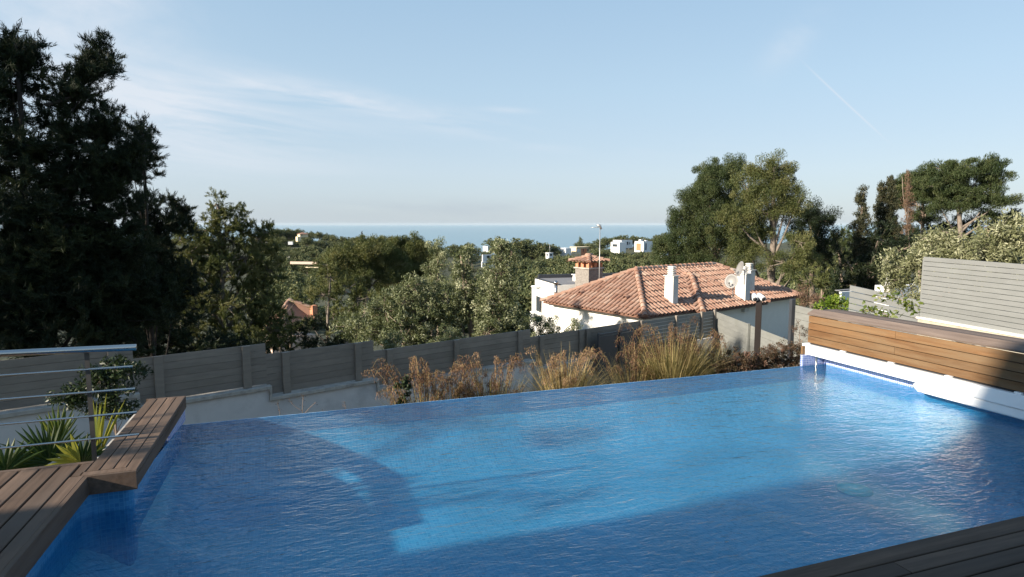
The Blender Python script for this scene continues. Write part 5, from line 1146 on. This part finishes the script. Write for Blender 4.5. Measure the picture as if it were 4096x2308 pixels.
far_pine(1940, 1002, 275, 3.5, 'low pine in front of the narrow white block by the sea', None, (0,), 1.4)
far_pine(2212, 971, 305, 6.5, 'single pine standing between the dense clump and the open sea', None, (0,), .95)
far_pine(2232, 1000, 300, 3.5, 'very small shrubby pine right of the single pine by the sea', None, (1,), 1.3)
far_pine(2323, 953, 335, 5.2, 'pine with a stacked crown just above the beige villa', None, (3,), 1.15); far_pine(2312, 966, 334, 4.5, 'lower pine at the left shoulder of the stacked crown', None, (0,), 1.2)
row([(2345,965),(2420,962)], 330, 5., 26, 'pine behind the antenna mast on the right hill', 'pines on the right hill crest', 3)
for (x, y, h) in ((2405,950,8),(2430,942,7),(2465,934,9),(2490,935,8),(2515,948,6),(2535,940,6.5),(2560,944,6),(2585,944,6.5),(2610,948,6),(2640,950,7)):
    far_pine(x, y, 370, h, 'round pine on the crest of the right hill', 'round pines on the right hill crest', (0,1,2), 1.1)
far_pine(2650, 925, 380, 9, 'highest pine on the right hill crest beside the big pines', None, (0,), 1.)
row([(2380,985),(2450,990),(2540,1008),(2640,985),(2700,985)], 280, 5.5, 30, 'dark pine around the white villas on the right hill', 'pines around the white villas', 5)
row([(2230,1012),(2330,1020),(2450,1012),(2560,1022),(2640,1020),(2720,1010)], 230, 6., 36, 'olive green pine on the slope below the white villas', 'pines below the white villas', 8)
row([(1990,1000),(2100,1010),(2180,1018),(2300,1020),(2480,1022),(2640,1030)], 200, 6., 40, 'olive green pine on the wooded slope above the white house', 'pines on the wooded slope', 10)
row([(2060,1040),(2200,1040),(2400,1040),(2640,1048)], 150, 6.5, 50, 'olive green pine on the wooded slope above the white house', 'pines on the wooded slope', 14, (0,1,2,4))
row([(2080,1075),(2250,1072),(2430,1070),(2640,1060)], 110, 6., 60, 'sunlit pine low on the wooded slope', 'sunlit pines low on the wooded slope', 16, (0,1,2,4))
row([(2080,1120),(2200,1110),(2320,1105)], 75, 5., 66, 'sunlit pine low on the wooded slope', 'sunlit pines low on the wooded slope', 16, (1,2,4))
row([(1460,1150),(1700,1150),(2060,1140)], 90, 6., 80, 'shaded pine in the valley behind the olive trees', 'valley pines behind the olive trees', 14, (1,2,4))
row([(1960,1075),(2080,1080)], 110, 6., 46, 'shaded pine in the valley behind the olive trees', 'valley pines behind the olive trees', 10, (1,2,4))
row([(2640,1060),(2800,1050),(3000,1060),(3200,1080)], 95, 6., 80, 'pine in the shade under the big pine group', 'pines under the big pine group', 16, (0,1,2))
row([(3300,985),(3420,985),(3560,960),(3700,930),(3900,905),(4096,890)], 150, 7., 70, 'pine on the far right slope behind the umbrella pines', 'pines on the far right slope', 10, (0,1,2))
row([(3200,1130),(3400,1120),(3560,1110)], 70, 5., 80, 'dark pine filling the slope below the pinkish house', 'dark pines below the pinkish house', 16, (0,1,2))
conifer('tiny pointed cypress on the skyline of the left ridge', 380, 1448, 929, 948, 4, 'f_cypress', 1., 5, rc=.5, L=.5, W=.2, per=10, twigs=0)

# ------------------------------------------------------------------ unseen trees and villa added beyond the left frame edge to shade the scene
def shade_tree(label, x, y, zb, lobes, dens, r0=.3):
    o = empty('pine_tree', (x, y, zb), label, 'tree'); O = np.array((x, y, zb)); P, A, Ls, Ws, T, CC = crown_leaves(lobes, .45 if r0 > .1 else .2, 20, dens, .38 if r0 > .1 else .16, .06, tufts=True, up=.5)
    leafobj('crown', P-O, A, Ls, Ws, T, M['f_dark'], o); mb = MB(); limbs(mb, (x,y,zb-.3), Vector(lobes[0][:3]), lobes, r0, CC, 20); mb.build('trunk', M['bark'], o)
shade_tree('unseen pine added out of view on the left to shade the tall dark pine', -13, 11.6, -3.5, [(-13,11.6,5.5,2.2,2.2,2.2),(-13.5,11,3,2.2,2.2,2.4),(-12,12.6,3,2.2,2.2,2.6),(-13,11.5,7.8,1.6,1.6,1.4),(-13,11.5,0,2.6,2.4,2.4)], 1.3)
shade_tree('unseen sparse tree added out of view beyond the railing to dapple the pool floor', -6, 4.0, -2.6, [(-6,4.5,3.1,.5,.45,.35),(-6,3.45,2.6,.5,.4,.35),(-6.4,4.6,2.1,.5,.5,.35)], .30, r0=.06)
shade_tree('unseen leafy tree added out of view on the left to dapple the wooden deck', -5, 3.35, -2.6, [(-5,3.1,1.35,.5,.4,.30),(-5,3.2,.8,.5,.4,.4)], .45, r0=.05)
shade_villa = empty('villa', (-8, -2, 0), 'unseen white villa left of the camera, placed and sized for its shadow on bench and pool', 'house')
s = MB(); s.box((-13, -9, -2.5), (-4.2, 1.2, 6.4), .5); s.build('wall', M['plaster'], shade_villa)
s = MB(); s.box((-8, 1.203, -2.5), (-4.2, 2.75, 2.75), .5); s.build('side_wing', M['plaster'], shade_villa)  # low unseen block added and sized to shade the near pool floor
s = MB(); s.box((-13.3, -9.3, 6.401), (-4.1, 1.25, 6.65), .5); s.build('roof', M['rooffelt'], shade_villa)
for y_ in (-6, -2.5): win(shade_villa, Vector((-4.2,y_,0)), Vector((0,1,0)), Vector((-1,0,0)), 0, 2, .4, 2.5)

# ------------------------------------------------------------------ haze
hz = bpy.data.meshes.new('haze'); s = MB(); s.box((-60500,-60500,-111), (60500,60500,26), .5)
haze = s.build('haze', []) if False else None
def make_haze():
    s = MB(); s.box((-40500,-40500,-112), (40500,40500,24), .5)
    m, nt, ns, ls = newmat('haze_air'); out = ns.new('ShaderNodeOutputMaterial'); v = nd(ns, 'ShaderNodeVolumePrincipled', Density=HAZE, Anisotropy=.0); v.inputs['Color'].default_value = (.56,.64,.70,1)
    ls.new(v.outputs[0], out.inputs['Volume']); m.volume_intersection_method = 'FAST' if hasattr(m, 'volume_intersection_method') else None
    o = s.build('haze', m); tag(o, kind='stuff')
HAZE = 2.2e-5
USE_HAZE = True

# ------------------------------------------------------------------ sky, sun, camera
SUNH, SUNE = -100., 23.
sc = bpy.context.scene
wd_ = bpy.data.worlds.new('World'); sc.world = wd_; wd_.use_nodes = True; nt = wd_.node_tree; ns = nt.nodes; ls = nt.links; ns.clear()
out = ns.new('ShaderNodeOutputWorld'); bg = nd(ns, 'ShaderNodeBackground', Strength=.105)
sky = ns.new('ShaderNodeTexSky'); sky.sky_type = 'NISHITA'; sky.sun_disc = False; sky.sun_elevation = rad(SUNE); sky.sun_rotation = rad(SUNH % 360); sky.air_density = 1.0; sky.dust_density = .6; sky.ozone_density = 2.0; sky.altitude = 100
tc = ns.new('ShaderNodeTexCoord'); sp = ns.new('ShaderNodeSeparateXYZ'); ls.new(tc.outputs['Generated'], sp.inputs[0])
def mth(op, a, b=None, c=None, clamp=False):
    n = nd(ns, 'ShaderNodeMath', operation=op); n.use_clamp = clamp
    for i, v in enumerate((a, b, c)):
        if v is None: continue
        if isinstance(v, (int, float)): n.inputs[i].default_value = v
        else: ls.new(v, n.inputs[i])
    return n.outputs[0]
az = mth('MULTIPLY', mth('ARCTAN2', sp.outputs[0], sp.outputs[1]), 57.2958); el = mth('MULTIPLY', mth('ARCSINE', sp.outputs[2]), 57.2958)
def azel(x, y): r = ray(x, y).normalized(); return math.degrees(math.atan2(r.x, r.y)), math.degrees(math.asin(r.z))
def blob(x, y, wa, we, tilt=0.):
    """soft elliptical cloud patch centred on the sky direction of photo point (x, y); sizes in degrees"""
    a0, e0 = azel(x, y); da = mth('SUBTRACT', az, a0); de = mth('SUBTRACT', mth('SUBTRACT', el, e0), mth('MULTIPLY', da, tilt))
    q = mth('ADD', mth('POWER', mth('ABSOLUTE', mth('DIVIDE', da, wa)), 2.), mth('POWER', mth('ABSOLUTE', mth('DIVIDE', de, we)), 2.))
    return mth('EXPONENT', mth('MULTIPLY', q, -1.))
def cnoise(sa, se, sc_, seed, tilt):
    cb = ns.new('ShaderNodeCombineXYZ'); ls.new(mth('MULTIPLY', az, sa), cb.inputs[0]); ls.new(mth('MULTIPLY', mth('SUBTRACT', el, mth('MULTIPLY', az, tilt)), se), cb.inputs[1]); cb.inputs[2].default_value = seed
    n = nd(ns, 'ShaderNodeTexNoise', Scale=sc_, Detail=7., Roughness=.62, Distortion=.4); ls.new(cb.outputs[0], n.inputs['Vector']); return n.outputs['Fac']
strk = mth('MULTIPLY', mth('SUBTRACT', cnoise(.04, .35, 1., 3., -.10), .40), 3.2, clamp=True)
veil = mth('MULTIPLY', mth('SUBTRACT', cnoise(.10, .16, 1., 8., -.3), .28), 2.2, clamp=True)
parts_ = [mth('MULTIPLY', mth('MULTIPLY', blob(280,120,7.,9.), veil), .9), mth('MULTIPLY', mth('MULTIPLY', blob(620,430,11.,3.2,-.12), strk), .75), mth('MULTIPLY', mth('MULTIPLY', blob(1230,385,6.,.8,-.07), strk), .9),
          mth('MULTIPLY', mth('MULTIPLY', blob(1700,470,12.,1.1,-.17), strk), .9), mth('MULTIPLY', blob(2030,440,2.2,.25,-.05), .30), mth('MULTIPLY', mth('MULTIPLY', blob(900,520,12.,3.,-.05), strk), .6),
          mth('MULTIPLY', mth('MULTIPLY', blob(3170,170,2.,1.4,.5), veil), .6), mth('MULTIPLY', blob(3380,390,.12*30,.10,-.86), .0), mth('MULTIPLY', mth('MULTIPLY', blob(2700,590,10.,.7,-.05), strk), .30)]
# contrail: thin straight line between two sky directions
(a0, e0), (a1, e1) = azel(3245, 280), azel(3590, 600)
k = (e1-e0)/(a1-a0); dd = mth('ABSOLUTE', mth('SUBTRACT', mth('SUBTRACT', el, e0), mth('MULTIPLY', mth('SUBTRACT', az, a0), k)))
tr = mth('EXPONENT', mth('MULTIPLY', mth('POWER', mth('DIVIDE', dd, .10), 2.), -1.)); mid_ = mth('EXPONENT', mth('MULTIPLY', mth('POWER', mth('ABSOLUTE', mth('DIVIDE', mth('SUBTRACT', az, a0+(a1-a0)*.40), (a1-a0)*.42)), 4.), -1.))
parts_.append(mth('MULTIPLY', mth('MULTIPLY', tr, mid_), .45))
tot = parts_[0]
for p in parts_[1:]: tot = mth('ADD', tot, p)
tot = mth('MINIMUM', tot, .8)
air = ns.new('ShaderNodeMapRange'); ls.new(el, air.inputs[0]); air.inputs['From Min'].default_value = 0; air.inputs['From Max'].default_value = 90
rp = ramp(ns, [(0., (.465,.55,.645)), (.05, (.515,.61,.71)), (.13, (.455,.605,.735)), (.27, (.325,.505,.695)), (1., (.14,.30,.57))]); ls.new(air.outputs[0], rp.inputs[0])
sca = nd(ns, 'ShaderNodeVectorMath', operation='SCALE'); sca.inputs['Scale'].default_value = 4.4; ls.new(rp.outputs[0], sca.inputs[0])
mxs = nd(ns, 'ShaderNodeMix', data_type='RGBA'); mxs.inputs[0].default_value = .85; ls.new(sky.outputs[0], mxs.inputs[6]); ls.new(sca.outputs[0], mxs.inputs[7])
mxc = nd(ns, 'ShaderNodeMix', data_type='RGBA'); ls.new(tot, mxc.inputs[0]); ls.new(mxs.outputs[2], mxc.inputs[6]); mxc.inputs[7].default_value = (3.3,3.5,3.8,1)
# faint grey stratus band just above the horizon
band = mth('MULTIPLY', mth('MULTIPLY', blob(1900,830,16.,.8,-.004), strk), .55); mxb = nd(ns, 'ShaderNodeMix', data_type='RGBA'); ls.new(band, mxb.inputs[0]); ls.new(mxc.outputs[2], mxb.inputs[6]); mxb.inputs[7].default_value = (1.8,2.1,2.5,1)
ls.new(mxb.outputs[2], bg.inputs[0]); ls.new(bg.outputs[0], out.inputs[0])
if USE_HAZE: make_haze()
sun = bpy.data.lights.new('sun', 'SUN'); sun.energy = 5.; sun.angle = rad(.9); sun.color = (1.,.88,.72); so = bpy.data.objects.new('sun', sun); C.objects.link(so)
sd = hdir(SUNH)*math.cos(rad(SUNE))+Vector((0,0,math.sin(rad(SUNE)))); so.rotation_euler = (-sd).to_track_quat('-Z', 'Y').to_euler(); so.location = sd*60
cam = bpy.data.cameras.new('camera'); co = bpy.data.objects.new('camera', cam); C.objects.link(co); co.location = EYE; co.rotation_euler = (rad(90)-PIT, 0, -rad(YAW))
cam.sensor_width = 36; cam.lens = FPX/4096*36; cam.clip_end = 200000; cam.clip_start = .05; sc.camera = co
sc.render.engine = 'CYCLES'; sc.render.resolution_x = 1024; sc.render.resolution_y = 577
sc.view_settings.view_transform = 'Standard'; sc.view_settings.look = 'None'; sc.view_settings.exposure = 1.2; sc.view_settings.gamma = 1
sc.cycles.max_bounces = 8; sc.cycles.transparent_max_bounces = 16; sc.cycles.volume_bounces = 1
